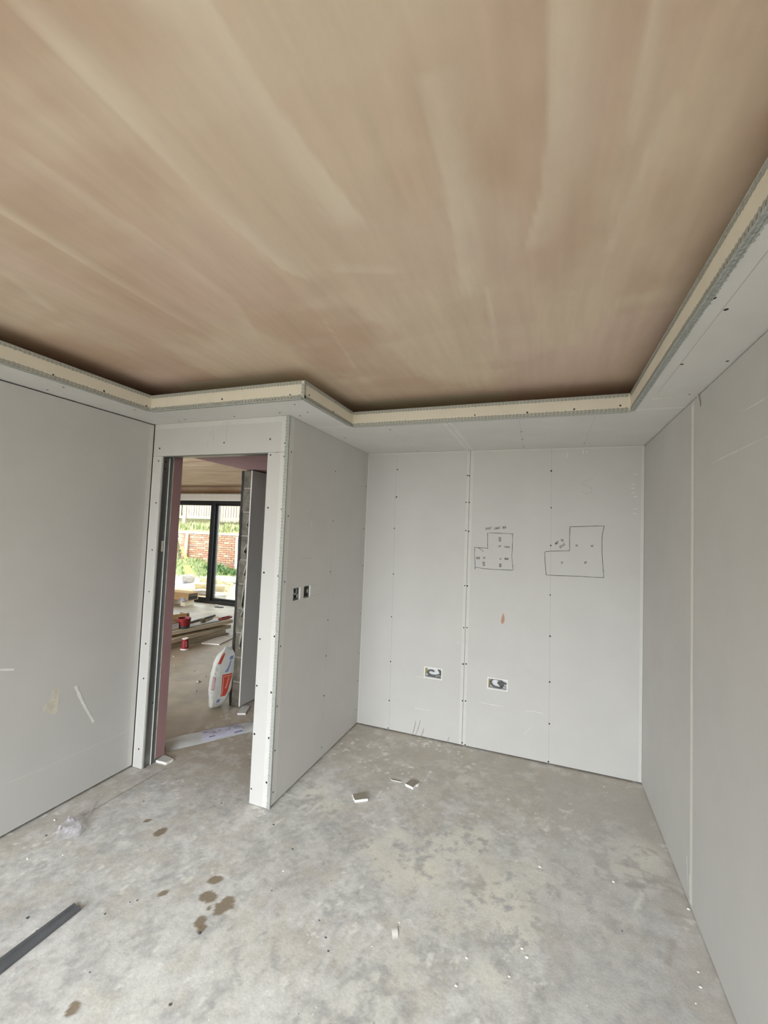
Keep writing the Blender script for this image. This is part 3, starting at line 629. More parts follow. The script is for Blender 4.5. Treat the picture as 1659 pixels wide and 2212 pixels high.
for ln in SCRATCH_BACK: ribbon(b, BACK, smooth_path(ln, 5), 0.003, 0.0005, taper=True, jit=0.5)
for ln in TICKS: ribbon(b, BACK, ln, 0.0045, 0.0005)
b.build('scratch', M['tape'], wall_back, recalc=False)

# right wall
wall_right = struct(MB().box(W + 0.03, W + 0.16, YF - 0.1, 0.17, 0, 2.9).build('wall_right', M['stud_dark']))
panel('plasterboard', RIGHT, -1.062, -0.0005, 0.008, H - 0.007, 0.0125, wall_right, B3, edges=(0.02, 0, 0, 0))
panel('plasterboard', RIGHT, -2.262, -1.064, 0.008, H - 0.007, 0.0125, wall_right, B3, edges=(0.02, 0.02, 0, 0))
panel('plasterboard', RIGHT, -3.462, -2.264, 0.008, H - 0.007, 0.0125, wall_right, B3, edges=(0.02, 0.02, 0, 0))
panel('plasterboard', RIGHT, YF, -3.464, 0.008, H - 0.007, 0.0125, wall_right, B3)
b = MB()
for y0, top in ((-1.063, H - 0.03), (-2.263, H - 0.01), (-3.463, H - 0.01)):
    n = 40; A = [RIGHT.at(y0 - 0.019 + rng.uniform(-.0015, .0015), 0.03 + (top - 0.03) * i / n, 0.0008) for i in range(n + 1)]
    Bv = [RIGHT.at(y0 + 0.019 + rng.uniform(-.0015, .0015), 0.03 + (top - 0.03) * i / n, 0.0008) for i in range(n + 1)]
    b.add(A + Bv, [(i, i + 1, n + 2 + i, n + 1 + i) for i in range(n)])
b.build('joint_tape', M['tape'], wall_right, recalc=False)
b = MB(); ribbon(b, RIGHT, [(-1.0, 0.19), (-1.015, 0.10), (-1.035, 0.035)], 0.014, 0.001, taper=True, jit=0.3); ribbon(b, RIGHT, [(-1.045, 0.14), (-1.05, 0.09), (-1.055, 0.02)], 0.016, 0.001, jit=0.3)
b.build('filler_smear', M['filler'], wall_right, recalc=False)
b = MB()
for ln in SCRATCH_RIGHT: ribbon(b, RIGHT, smooth_path(ln, 5), 0.003, 0.0005, taper=True, jit=0.5)
b.build('scratch', M['tape'], wall_right, recalc=False)
# torn tape end hanging at the top of the right wall
b = MB(); ribbon(b, RIGHT, [(-1.15, 2.345), (-1.158, 2.325), (-1.168, 2.305), (-1.172, 2.285)], 0.014, 0.006, jit=0.3); b.build('torn_tape', M['filler_cream'], wall_right, recalc=False)

# left wall
wall_left = struct(MB().box(-L - 0.15, -L - 0.03, YF - 0.1, -1.09, 0, 2.9).build('wall_left', M['stud_dark']))
panel('plasterboard', LEFT, -2.46, -J - 0.007, 0.016, H - 0.008, 0.0125, wall_left, B3, edges=(0.03, 0.035, 0, 0))
panel('plasterboard', LEFT, -3.66, -2.463, 0.016, H - 0.008, 0.0125, wall_left, B3)
panel('plasterboard', LEFT, YF, -3.663, 0.016, H - 0.008, 0.0125, wall_left, B3)
b = MB()
ribbon(b, LEFT, smooth_path(SM_LEFT[0], 5), 0.017, 0.0012, jit=0.25); ribbon(b, LEFT, SM_LEFT[2], 0.008, 0.001, jit=0.4)
b.build('filler_smear', M['filler'], wall_left, recalc=False)
b = MB(); blob_poly(b, LEFT, smooth_path(SM_LEFT_CREAM + SM_LEFT_CREAM[:1], 3)[:-1]); lab(b.build('filler_smear', M['filler_cream'], wall_left, recalc=False), 'cream coloured smear')
b = MB(); ribbon(b, LEFT, smooth_path(SM_LEFT[1], 8), 0.0028, 0.0005, jit=0.4); b.build('scratch', M['scratch'], wall_left, recalc=False)

# alcove side wall (the return beside the doorway) with two switch-box holes
h1 = [min(p[0] for p in HOLE1), max(p[0] for p in HOLE1), 1.198, 1.278]; h2 = [min(p[0] for p in HOLE2), max(p[0] for p in HOLE2), 1.198, 1.278]
wall_alcove = struct(MB().box(-0.145, -0.062, -1.245, 0.075, 0, 2.52).build('wall_alcove', M['stud_dark']))
panel('plasterboard', ALC, -J, -0.001, 0.014, H - 0.001, 0.0125, wall_alcove, B3, holes=[h1, h2], edges=(0.062, 0.02, 0, 0))
screws(ALC, SCR_ALC, wall_alcove)
b = MB()
for ln in SCRATCH_ALC[:2]: ribbon(b, ALC, smooth_path(ln, 4), 0.004, 0.0005, taper=True)
b.build('scratch', M['tape'], wall_alcove, recalc=False)
b = MB()
for ln in SCRATCH_ALC[2:]: ribbon(b, ALC, ln, 0.0018, 0.0005)
ribbon(b, ALC, STUD_ALC, 0.0016, 0.0004)
b.build('cutting_line', M['pencil_faint'], wall_alcove, recalc=False)

# doorway wall
b = MB().box(-L, -0.145, -1.245, -1.10, 2.150, 2.52).box(-L - 0.03, -1.026, -1.245, -1.10, 0, 2.52)
wall_doorway = struct(b.build('wall_doorway', M['stud_dark']))
panel('plasterboard', DOOR, -L + 0.001, -1.0205, 0.004, 2.1225, 0.0125, wall_doorway, B3, edges=(0.012, 0.006, 0, 0))
panel('plasterboard', DOOR, -0.1425, 0.0, 0.004, 2.1225, 0.0125, wall_doorway, B3, edges=(0, 0.05, 0, 0))
panel('plasterboard', DOOR, -L + 0.001, 0.0, 2.1245, H - 0.001, 0.0125, wall_doorway, B3, edges=(0, 0.05, 0.0, 0.035))
screws(DOOR, SCR_DOOR, wall_doorway)
b = MB()
for ln in ([(-0.62, 2.215), (-0.625, 2.175)], [(-0.585, 2.315), (-0.575, 2.21)], [(-0.47, 2.34), (-0.475, 2.205)], [(-0.60, 2.285), (-0.612, 2.245)], [(-0.79, 2.23), (-0.8, 2.19)]): ribbon(b, DOOR, ln, 0.002, 0.0005, jit=0.4)
ribbon(b, DOOR, [(-0.135, 2.1245), (-0.09, 2.123), (-0.07, 2.118)], 0.005, 0.0005, jit=0.4)
b.build('pencil_mark', M['pencil_faint'], wall_doorway, recalc=False)
# steel stud lining the left jamb: web, two lips and a dark slot, plus the head track
b = MB().box(-1.026, -1.0195, -1.2445, -1.148, 0.003, 2.150).box(-1.0195, -1.013, -1.2445, -1.2425, 0.003, 2.15).box(-1.0195, -1.008, -1.168, -1.1655, 0.003, 2.12)
st = b.build('steel_stud', M['zinc'], wall_doorway)
MB().box(-1.0195, -1.0185, -1.215, -1.198, 1.46, 1.535).build('stud_tab', M['filler_cream'], st)
MB().box(-1.0195, -1.0135, -1.192, -1.1895, 0.003, 2.12).build('stud_lip', M['backbox'], st)  # white tone stands in for the highlight along the steel lip
screws(Plane((-1.0195, 0, 0), (0, 1, 0), (0, 0, 1), (1, 0, 0)), [(-1.22, 2.09), (-1.225, 2.04), (-1.2, 0.42)], st)
MB().box(-1.0195, -0.1425, -1.2445, -1.15, 2.1275, 2.15).box(-1.0195, -0.1425, -1.2445, -1.2425, 2.118, 2.1275).build('head_track', M['zinc'], wall_doorway)
MB().box(-0.1465, -0.1425, -1.2445, -1.15, 0.0, 2.1275).build('steel_stud', M['zinc'], wall_doorway)
# pink fire board lining the hall side, with its broken cream edge
b = MB(); n = 50; A = []
for i in range(n + 1):
    z = 0.03 + (2.155 - 0.03) * i / n; A.append((-1.0195 + rng.uniform(0, .0015), z))
fr = [(-1.0188, -1.1655, z) for _, z in A] + [(-1.0045 + rng.uniform(-.0025, .0012), -1.1655, z) for _, z in A]
b.add(fr, [(i, i + 1, n + 2 + i, n + 1 + i) for i in range(n)], 1)
b.box(-1.0185, -1.005, -1.165, -1.088, 0.03, 2.155, 0)
b.build('pink_fire_board', [M['pink'], M['filler_cream']], wall_doorway)
# corner bead up the free edge of the return wall
bead('corner_bead', (0.0005, -J - 0.0005, 0.004), (0.0005, -J - 0.0005, H - 0.002), (-1, 0, 0), (0, -1, 0), 0.020, wall_doorway, M['plaster_bead'], 0.003)
bead('corner_bead', (0.0005, -J - 0.0005, 0.004), (0.0005, -J - 0.0005, H - 0.002), (0, 1, 0), (1, 0, 0), 0.014, wall_alcove, M['bead'], 0.003)

# wall behind the camera, with the wide opening the daylight comes through
b = MB().box(-L - 0.15, -1.03, YF - 0.12, YF, 0, 2.75).box(2.05, W + 0.16, YF - 0.12, YF, 0, 2.75).box(-1.03, 2.05, YF - 0.12, YF, 2.34, 2.75)
struct(b.build('wall_front', M['board']))

# ---------------------------------------------------------------- perimeter soffit with its upstand
soffit = struct(empty('trim_1', (0.5, -1.5, H)))
SB3 = [M['soffit'], M['soffit_edge'], M['core']]
YE = YF
panel('plasterboard', SOF, -L - 0.02, -L + SL, YE, -J, 0.0125, soffit, SB3)
panel('plasterboard', SOF, -L + SL + 0.0005, -0.001, -J - SD, -J + 0.0, 0.0125, soffit, SB3)
panel('plasterboard', SOF, 0.001, SJ, -J - SD, -SB - 0.0, 0.0125, soffit, SB3, edges=(0, 0, 0, 0.03))
panel('plasterboard', SOF, 0.0, 0.899, -SB + 0.0005, -0.0005, 0.0125, soffit, SB3, edges=(0, 0.03, 0, 0.02))
panel('plasterboard', SOF, 0.9015, W + 0.02, -SB + 0.0005, -0.0005, 0.0125, soffit, SB3, edges=(0.03, 0, 0, 0.02))
panel('plasterboard', SOF, W - SR, W + 0.02, -2.3, -SB - 0.001, 0.0125, soffit, SB3, edges=(0, 0, 0, 0.04))
panel('plasterboard', SOF, W - SR, W + 0.02, YE, -2.302, 0.0125, soffit, SB3)
panel('plasterboard', SOF, -L + SL, W - SR, YE, YE + 0.27, 0.0125, soffit, SB3)
screws(SOF, SCR_SOF, soffit)
b = MB(); ribbon(b, SOF, [(W - SR + 0.06, -1.115), (W - 0.10, -1.13), (W - 0.03, -1.158)], 0.022, 0.0007, jit=0.5); ribbon(b, SOF, [(SJ - 0.02, -0.93), (0.15, -0.935), (0.02, -0.95)], 0.035, 0.0006, jit=0.25)
b.build('joint_filler', M['soffit_edge'], soffit, recalc=False)
b = MB(); ribbon(b, SOF, [(1.963, -1.2), (1.963, -3.2)], 0.0015, 0.0005); ribbon(b, SOF, [(1.327, -0.85), (1.319, -0.02)], 0.0014, 0.0005); ribbon(b, SOF, [(1.735, -0.85), (1.735, -0.1)], 0.0012, 0.0005); ribbon(b, SOF, [(0.493, -0.8), (0.472, -0.04)], 0.0012, 0.0005)
b.build('pencil_line', M['pencil_faint'], soffit, recalc=False)
def fascia(name, p0, p1, nrm, sc, first, last):
    """upstand board along the soffit edge, with beads top and bottom, front face on the line p0-p1"""
    p0, p1, nn = np.array(p0, float), np.array(p1, float), np.array(nrm, float)
    Ln = np.linalg.norm(p1 - p0); t = (p1 - p0) / Ln
    pl = Plane((*p0, H), (*t, 0), (0, 0, 1), (*nn, 0))
    fb = panel('upstand_board', pl, 0, Ln, 0.0005, LIP, 0.0125, soffit, [M['ivory'], M['ivory'], M['core']])
    z = np.array([0, 0, 1.0]); n3 = np.array([*nn, 0.0]); a3, b3 = np.array([*p0, H]), np.array([*p1, H])
    bead('edge_bead', a3, b3, (0, 0, 1), n3, 0.021, fb, M['plaster_bead'])
    bead('edge_bead', a3 + z * LIP, b3 + z * LIP, (0, 0, -1), n3, 0.017, fb, M['plaster_bead'])
    bead('edge_bead', a3 - z * 0.0002, b3 - z * 0.0002, -n3, (0, 0, -1), 0.020, fb, M['bead'])
    if sc:
        k = 0 if abs(t[0]) > 0.5 else 1
        screws(pl, [(abs(q[0] - p0[k]), q[1] - H) for q in sc], fb, s=0.85)
xl, xj, xr = -L + SL, SJ, W - SR; yd, yb = -J - SD, -SB
fascia('left', (xl, YE), (xl, yd), (1, 0), SCR_F_LEFT, 0, 0)
fascia('door', (xl, yd), (xj - 0.0127, yd), (0, -1), SCR_F_DOOR, 0, 0)
fascia('alc', (xj, yd), (xj, yb), (1, 0), SCR_F_ALC, 0, 0)
for nm_, wg_, nr_ in (('a', (-1, 0, 0), (0, -1, 0)), ('b', (0, 1, 0), (1, 0, 0))): bead('edge_bead', (xj, yd, H + .001), (xj, yd, H + LIP), wg_, nr_, 0.016, soffit, M['plaster_bead'])
fascia('back', (xj, yb), (xr, yb), (0, -1), SCR_F_BACK, 0, 0)
fascia('right', (xr, yb), (xr, YE), (-1, 0), [], 0, 0)

# ---------------------------------------------------------------- sockets and switch boxes with their cable tails
def backbox(pl, r, label, cables, lugs, deep=0.042, dark=False):
    u0, u1, v0, v1 = r; t = 0.003; d0 = -0.0128
    u0 += 0.004; u1 -= 0.004; v0 += 0.004; v1 -= 0.004
    root = empty('socket_back_box', pl.at((u0 + u1) / 2, v0, d0)); tag(root, label, 'socket box')
    b = MB()
    for a in ((u0 + t, u1 - t, v0 + t, v1 - t, -deep - t, -deep), (u0, u0 + t, v0, v1, -deep - t, d0), (u1 - t, u1, v0, v1, -deep - t, d0), (u0 + t, u1 - t, v0, v0 + t, -deep - t, d0), (u0 + t, u1 - t, v1 - t, v1, -deep - t, d0)):
        q = [pl.at(u, v, d) for u in a[:2] for v in a[2:4] for d in a[4:]]
        b.add(q, [(0, 1, 3, 2), (4, 6, 7, 5), (0, 4, 5, 1), (2, 3, 7, 6), (0, 2, 6, 4), (1, 5, 7, 3)])
    b.build('box', M['zinc'] if dark else M['backbox'], root)
    if not dark:
        b = MB(); w = 0.0075; o0, o1, o2, o3 = r
        for a in ((o0 - .0008, o1 + .0008, o2 - .0008, o2 + w), (o0 - .0008, o1 + .0008, o3 - w, o3 + .0008), (o0 - .0008, o0 + w, o2 + w, o3 - w), (o1 - w, o1 + .0008, o2 + w, o3 - w)):
            q = [pl.at(u, v, d) for u in a[:2] for v in a[2:] for d in (-0.0008, 0.0014)]
            b.add(q, [(0, 1, 3, 2), (4, 6, 7, 5), (0, 4, 5, 1), (2, 3, 7, 6), (0, 2, 6, 4), (1, 5, 7, 3)])
        b.build('flange', M['white'], root)
    for lu, lv, lm in lugs:
        c = pl.at(u0 + (u1 - u0) * lu, v0 + (v1 - v0) * lv, -0.018)
        MB().obox(c, (pl.u, pl.v, pl.n), 0.005, 0.012, 0.003).build('fixing_lug', M[lm], root, bevel=0.001)
    for path, rad, mt in cables:
        P = smooth_path([pl.at(u0 + (u1 - u0) * a, v0 + (v1 - v0) * c, dd) for a, c, dd in path], 6)
        MB().tube(P, rad, 8).build('cable', M[mt], root, smooth=True)
    return root
backbox(BACK, bx1, 'left low socket box in the back wall with looped grey cable', [
    ([(.52, .62, -.012), (.36, .70, -.016), (.2, .6, -.022), (.14, .38, -.026), (.3, .2, -.024), (.6, .2, -.024), (.86, .42, -.028), (.78, .7, -.032), (.66, .95, -.036)], .0062, 'cable'),
    ([(.12, .12, -.03), (.4, .14, -.028), (.75, .12, -.026), (.93, .3, -.03), (.9, .6, -.034), (.75, .9, -.037)], .0055, 'cable'),
    ([(.6, .14, -.02), (.78, .26, -.016), (.9, .3, -.02)], .004, 'cable_light')], [(.05, .7, 'lug'), (.05, .4, 'lug'), (.95, .5, 'cable')])
backbox(BACK, bx2, 'right low socket box in the back wall with coiled dark cable', [
    ([(.5, .62, -.010), (.62, .42, -.014), (.66, .15, -.02), (.4, .1, -.022), (.2, .25, -.024), (.12, .55, -.026), (.24, .86, -.026), (.5, .86, -.026), (.7, .7, -.028), (.76, .4, -.03), (.7, .08, -.034)], .0066, 'cable'),
    ([(.5, .66, -.012), (.6, .6, -.016), (.75, .62, -.022), (.95, .5, -.03)], .0075, 'cable'),
    ([(.78, .2, -.02), (.86, .3, -.018), (.9, .15, -.02)], .005, 'cable_light')], [(.05, .55, 'lug'), (.05, .3, 'kraft'), (.95, .4, 'cable_light')])
backbox(ALC, h1, 'switch box nearest the doorway corner with a pale looped cable', [
    ([(.45, 1.0, -.036), (.42, .7, -.026), (.5, .45, -.018), (.72, .5, -.018), (.84, .8, -.022), (.9, 1.0, -.034)], .0042, 'cable_light'),
    ([(.2, .95, -.036), (.3, .5, -.03), (.55, .2, -.03), (.85, .1, -.036)], .0042, 'cable_light')], [(.9, .25, 'cable_light')], dark=True)
backbox(ALC, h2, 'switch box further from the doorway corner with dark cable', [
    ([(.3, .98, -.036), (.28, .6, -.028), (.35, .2, -.028), (.6, .1, -.034)], .0048, 'cable'),
    ([(.5, .98, -.036), (.52, .55, -.026), (.6, .15, -.03)], .0048, 'cable')], [(.9, .5, 'cable_light')], dark=True)

# ---------------------------------------------------------------- hall and far room
struct(MB().box(-8.15, -6.5, -1.24, -1.10, 0, 2.5).box(-1.9, -L - 0.152, -1.24, -1.10, 0, 2.5).box(-6.5, -1.9, -1.24, -1.10, 2.2, 2.5).build('wall_hall_near', M['board']))  # the gap in this unseen wall is added to let light onto the far floor
# unseen block added over the house to shade the garden and far room
struct(MB().box(-9, 3, YF - 0.12, 4.15, 2.76, 6.2).build('added_sun_block', M['brick_mortar']))
struct(MB().box(-8.15, -8.0, -1.24, 4.1, 0, 2.5).build('wall_far_left', M['board']))
struct(MB().box(-0.26, -0.1455, 0.076, 4.1, 0, 2.5).build('wall_hall_right', M['board']))
b = MB().box(-8.15, -6.8, 3.9, 4.1, 0, 2.5).box(-3.6, -0.15, 3.9, 4.1, 0, 2.5).box(-6.8, -3.6, 3.9, 4.1, 2.225, 2.5)
struct(b.build('wall_far_end', M['board']))
# end of the blockwork wall, block by block, with its dry-lining board and dark membrane
XB0, XB1, YB0 = -1.207, -1.1125, -0.157
wall_blockwork = struct(MB().box(XB0 + 0.003, XB1 - 0.002, YB0 + 0.30, 3.9, 0, 2.19).build('wall_blockwork', M['block']))
bl = MB().box(XB0, XB1, YB0, YB0 + 0.298, 0.003, 0.215); first = bl.build('concrete_block', M['block'], wall_blockwork, bevel=0.006)
for i in range(1, 10):
    o = bpy.data.objects.new('concrete_block', first.data); COL.objects.link(o)
    z = 0.225 * i
    if z + 0.2 > 2.2: o.scale = (1, 1, (2.188 - z) / 0.212)
    place(o, ((XB0 + XB1) / 2 + rng.uniform(-.002, .002), YB0 + 0.149 + rng.uniform(-.003, .004), z + 0.003), wall_blockwork)
b = MB()
for i in range(1, 10): b.box(XB0 + 0.004, XB1 - 0.002, YB0 + 0.003, YB0 + 0.29, 0.225 * i - 0.0095, 0.225 * i + 0.0025)
b.build('mortar', M['mortar'], wall_blockwork)
b = MB()
for z, w, h in ((1.02, .05, .16), (1.25, .04, .06), (1.45, .06, .05), (0.62, .05, .10), (0.86, .05, .05), (1.7, .03, .05)):
    pts = [(XB1 - 0.004 - w * (0.5 - 0.5 * math.cos(a)) * rng.uniform(.8, 1.1) * (0.4 + 0.6 * abs(math.sin(a))), z + h * math.cos(a + 0.5)) for a in np.linspace(0, 2 * math.pi, 10, endpoint=False)]
    b.add([(x, YB0 - 0.005, zz) for x, zz in pts] + [(x, YB0 + 0.004, zz) for x, zz in pts], [tuple(range(10))] + [(k, (k + 1) % 10, 10 + (k + 1) % 10, 10 + k) for k in range(10)])
lab(b.build('adhesive_dab', M['mortar'], wall_blockwork), 'pale dab of adhesive')
b = MB(); n = 40
zz = np.linspace(0.0, 2.19, n + 1); xx = [XB0 - 0.022 + rng.uniform(-.003, .003) for _ in zz]
for i in range(n): b.add([(xx[i], YB0 - 0.001, zz[i]), (XB0 + 0.004, YB0 - 0.001, zz[i]), (XB0 + 0.004, YB0 - 0.001, zz[i + 1]), (xx[i + 1], YB0 - 0.001, zz[i + 1])], [(0, 1, 2, 3)])
b.box(XB0 - 0.018, XB0 - 0.001, YB0, 3.9, 0, 2.19)
b.build('damp_membrane', M['black'], wall_blockwork, recalc=False)
panel('plasterboard', Plane((-1.0998, 0, 0), (0, 1, 0), (0, 0, 1), (1, 0, 0)), YB0 - 0.012, 3.89, 0.012, 2.19, 0.0125, wall_blockwork, [M['board'], M['board'], M['core']])
# pink fire-board bulkhead over the hall
blk = struct(MB().box(-1.2, -0.146, -1.098, 0.0, 2.2125, 2.5).box(-1.2, -0.146, 0.0, 3.9, 2.2125, 2.5).build('trim_2', M['stud_dark']))
panel('pink_fire_board', Plane((0, 0, 2.2), (1, 0, 0), (0, 1, 0), (0, 0, -1)), -1.2, -0.147, -1.098, 3.9, 0.0125, blk, [M['pink'], M['pink'], M['filler_cream']])
# soffit over the sliding door
b = MB().box(-8.0, -1.21, 3.62, 3.9, 2.205, 2.218, 0).box(-8.0, -1.21, 3.62, 3.633, 2.218, 2.335, 0)
so = struct(b.build('trim_3', M['white_board']))
b = MB()
for i in range(90): b.box(-7.95 + i * 0.075, -7.95 + i * 0.075 + 0.05 + 0.02 * rng.random(), 3.617, 3.6205, 2.322, 2.337)
b.build('edge_bead', M['bead'], so)
struct(MB().box(-8.0, -1.21, 3.86, 3.899, 2.335, 2.5).build('trim_4', M['far_plaster']))

# sliding door
dr = struct(empty('door_1', (-5.2, 3.95, 0)))
b = MB().box(-6.8, -3.6, 3.92, 4.02, 0, 0.06).box(-6.8, -3.6, 3.92, 4.02, 2.15, 2.224).box(-6.8, -6.74, 3.92, 4.02, 0.06, 2.15).box(-3.66, -3.6, 3.92, 4.02, 0.06, 2.15)
b.build('frame', M['anthracite'], dr, bevel=0.004)
for nm, x0, x1, y0, s0, s1 in (('l', -6.74, -5.235, 3.925, .08, .108), ('r', -5.262, -3.66, 3.975, .07, .08)):
    b = MB().box(x0, x1, y0, y0 + 0.042, 0.06, 0.112).box(x0, x1, y0, y0 + 0.042, 2.105, 2.15).box(x0, x0 + s0, y0, y0 + 0.042, 0.112, 2.105).box(x1 - s1, x1, y0, y0 + 0.042, 0.112, 2.105)
    sh = b.build('sash', M['anthracite'], dr, bevel=0.003)
    MB().box(x0 + s0 - 0.004, x1 - s1 + 0.004, y0 + 0.016, y0 + 0.02, 0.11, 2.107).build('glass_pane', M['glass'], sh)
MB().box(-5.16, -5.15, 3.985, 3.995, 0.115, 2.09).build('reflection_stripe', M['zinc'], dr)  # pale strip stands in for a reflection beside the sash stile
MB().box(-6.8, -3.6, 4.02, 4.2, -0.12, -0.005).build('sill', M['coping'], dr)

# bag of plaster leaning on the blockwork
sack = empty('plaster_sack', (-1.31, -0.235, 0)); tag(sack, 'white plaster sack with red print leaning on the blockwork end', 'sack')
SR_, SF_ = np.array([0.763, 0.646]), np.array([0.646, -0.763])
SZ = [0, .02, .07, .156, .298, .41, .470, .505, .54]; SWd = [.095, .108, .150, .190, .193, .180, .160, .138, .110]
SC_ = [-.028, -.022, -.004, .010, .020, .037, .054, .074, .098]; SDp = [.075, .10, .135, .15, .15, .135, .095, .05, .012]
wob = np.random.default_rng(5).uniform(-1, 1, (24, 24))
def sack_pt(a, h, off=0.0):
    z = h * 0.54
    w = np.interp(z, SZ, SWd) / 2; c = np.interp(z, SZ, SC_); dp = np.interp(z, SZ, SDp) / 2
    ca, sa = math.cos(a), math.sin(a); p = 0.62
    x = w * math.copysign(abs(ca) ** p, ca); y = dp * math.copysign(abs(sa) ** p, sa)
    # front left corner is pulled forward so that a narrow side face shows
    pass
    x, y = x * .93 + y * .37, y * .93 - x * .37
    k = 1 + 0.035 * math.sin(5 * a + 9 * h) * h + 0.03 * math.sin(9 * a - 17 * h) * (0.3 + abs(h - .45)) + 0.03 * wob[int(a * 3.6) % 24, int(h * 22) % 24] * 0.3
    q = np.array([-1.305, -0.215]) + SR_ * (c + (x * k)) + SF_ * (y * k)
    nrm = np.array([SR_[0] * math.cos(a) + SF_[0] * math.sin(a), SR_[1] * math.cos(a) + SF_[1] * math.sin(a)])
    q = q + nrm * off
    zz = z + (0.006 * math.sin(7 * a) + .012 * math.cos(a * 2)) * (h > 0.97)
    return (q[0], q[1], max(zz, 0.0))
NA, NH = 48, 40
b = MB()
b.add([sack_pt(2 * math.pi * k / NA, i / NH) for i in range(NH + 1) for k in range(NA)],
      [(i * NA + k, i * NA + (k + 1) % NA, (i + 1) * NA + (k + 1) % NA, (i + 1) * NA + k) for i in range(NH) for k in range(NA)] + [tuple(range(NA))[::-1], tuple(NH * NA + k for k in range(NA))])
body = b.build('bag_body', M['sack'], sack, smooth=True)
def print_patch(name, quad, mt, off, parent, nu=8, nv=14):
    """patch of print lying on the bag: quad of (angle, height) corners bottom-left, bottom-right, top-right, top-left"""
    Q = [np.array(q, float) for q in quad]; vs = []
    for j in range(nv + 1):
        for i in range(nu + 1):
            u, v = i / nu, j / nv
            p = (Q[0] * (1 - u) + Q[1] * u) * (1 - v) + (Q[3] * (1 - u) + Q[2] * u) * v
            vs.append(sack_pt(p[0], p[1], off))
    fs = [(j * (nu + 1) + i, j * (nu + 1) + i + 1, (j + 1) * (nu + 1) + i + 1, (j + 1) * (nu + 1) + i) for j in range(nv) for i in range(nu)]
    return MB().add(vs, fs).build(name, M[mt], parent, smooth=True, recalc=False)
sh = lab(print_patch('shield_print', [(1.62, .20), (1.38, .20), (0.98, .565), (1.70, .565)], 'sack_red', .0022, body), 'red shield shaped print')
print_patch('shield_border', [(1.60, .22), (1.57, .22), (1.60, .535), (1.63, .535)], 'sack_peach', .0032, sh, 2, 12)
print_patch('shield_border', [(1.63, .527), (1.08, .527), (1.07, .54), (1.63, .54)], 'sack_peach', .0032, sh, 8, 2)
print_patch('shield_lettering', [(1.55, .33), (1.48, .33), (1.28, .51), (1.37, .51)], 'sack_peach', .0032, sh, 2, 12)
print_patch('shield_print', [(0.85, .245), (0.25, .245), (0.15, .60), (0.42, .62)], 'sack_red', .0022, body)
print_patch('corner_print', [(2.55, .74), (2.08, .745), (1.92, .885), (2.2, .925)], 'sack_red', .0022, body)
bp = print_patch('trade_mark', [(1.55, .80), (1.25, .80), (1.22, .855), (1.50, .855)], 'sack_blue', .0022, body, 6, 6)
print_patch('blue_lettering', [(1.60, .60), (1.49, .60), (1.38, .785), (1.47, .785)], 'sack_blue', .0022, body, 3, 12)
print_patch('blue_square', [(1.90, .105), (1.62, .105), (1.60, .16), (1.86, .16)], 'sack_blue', .0022, body, 4, 4)
sp = print_patch('side_panel_print', [(2.95, .325), (2.42, .325), (2.36, .52), (2.85, .54)], 'sack_pink', .0022, body)
for qd in ([(2.95, .32), (2.42, .32), (2.42, .33), (2.95, .33)], [(2.44, .32), (2.40, .32), (2.34, .525), (2.38, .525)], [(2.86, .53), (2.36, .515), (2.36, .525), (2.86, .54)]): print_patch('panel_outline', qd, 'sack_plum', .0032, sp, 4, 6)
for a0, h0, s in ((2.35, .63, .05), (2.6, .57, .03), (2.6, .66, .025), (2.8, .255, .05), (2.75, .18, .06)): print_patch('side_mark', [(a0 + s, h0), (a0 - s * .3, h0), (a0 - s, h0 + .035), (a0 + s * .4, h0 + .035)], 'sack_plum' if h0 > .4 else 'sack_blue', .0022, body, 2, 2)

# long polythene-wrapped pack lying across the hall with a printed label
p0, p1 = np.array([-1.14, -0.96]), np.array([-0.50, -0.06]); t = (p1 - p0) / np.linalg.norm(p1 - p0); nn = np.array([-t[1], t[0]])
LEN = np.linalg.norm(p1 - p0)
def pack_pt(s, v, off=0.0):
    wd = 0.092 + 0.005 * math.sin(9 * s) ; q = p0 + t * s + nn * wd * v
    z = 0.030 * (1 - abs(v) ** 3.2) * min(1, 0.35 + s / 0.16) + 0.0025 * math.sin(31 * s + 4 * v) * (1 - abs(v)) + 0.001
    return (q[0], q[1], max(z, 0.001) + off)
n, mv = 60, 14
b = MB().add([pack_pt(LEN * i / n, -1 + 2 * j / mv) for i in range(n + 1) for j in range(mv + 1)], [(i * (mv + 1) + j, i * (mv + 1) + j + 1, (i + 1) * (mv + 1) + j + 1, (i + 1) * (mv + 1) + j) for i in range(n) for j in range(mv)])
pk = b.build('wrapped_pack', M['polythene'], None, smooth=True); tag(pk, 'long polythene wrapped pack with a lilac label, lying across the hall floor', 'package')
def pack_patch(name, s0, s1, v0, v1, mt, off, parent):
    a, c = max(2, int((s1 - s0) / .01)), max(2, int((v1 - v0) * 7))
    return MB().add([pack_pt(s0 + (s1 - s0) * i / a, v0 + (v1 - v0) * j / c, off) for i in range(a + 1) for j in range(c + 1)], [(i * (c + 1) + j, i * (c + 1) + j + 1, (i + 1) * (c + 1) + j + 1, (i + 1) * (c + 1) + j) for i in range(a) for j in range(c)]).build(name, M[mt], parent, recalc=False, smooth=True)
lb = lab(pack_patch('label', .25, .56, -.93, .72, 'label', .0022, pk), 'lilac printed label')
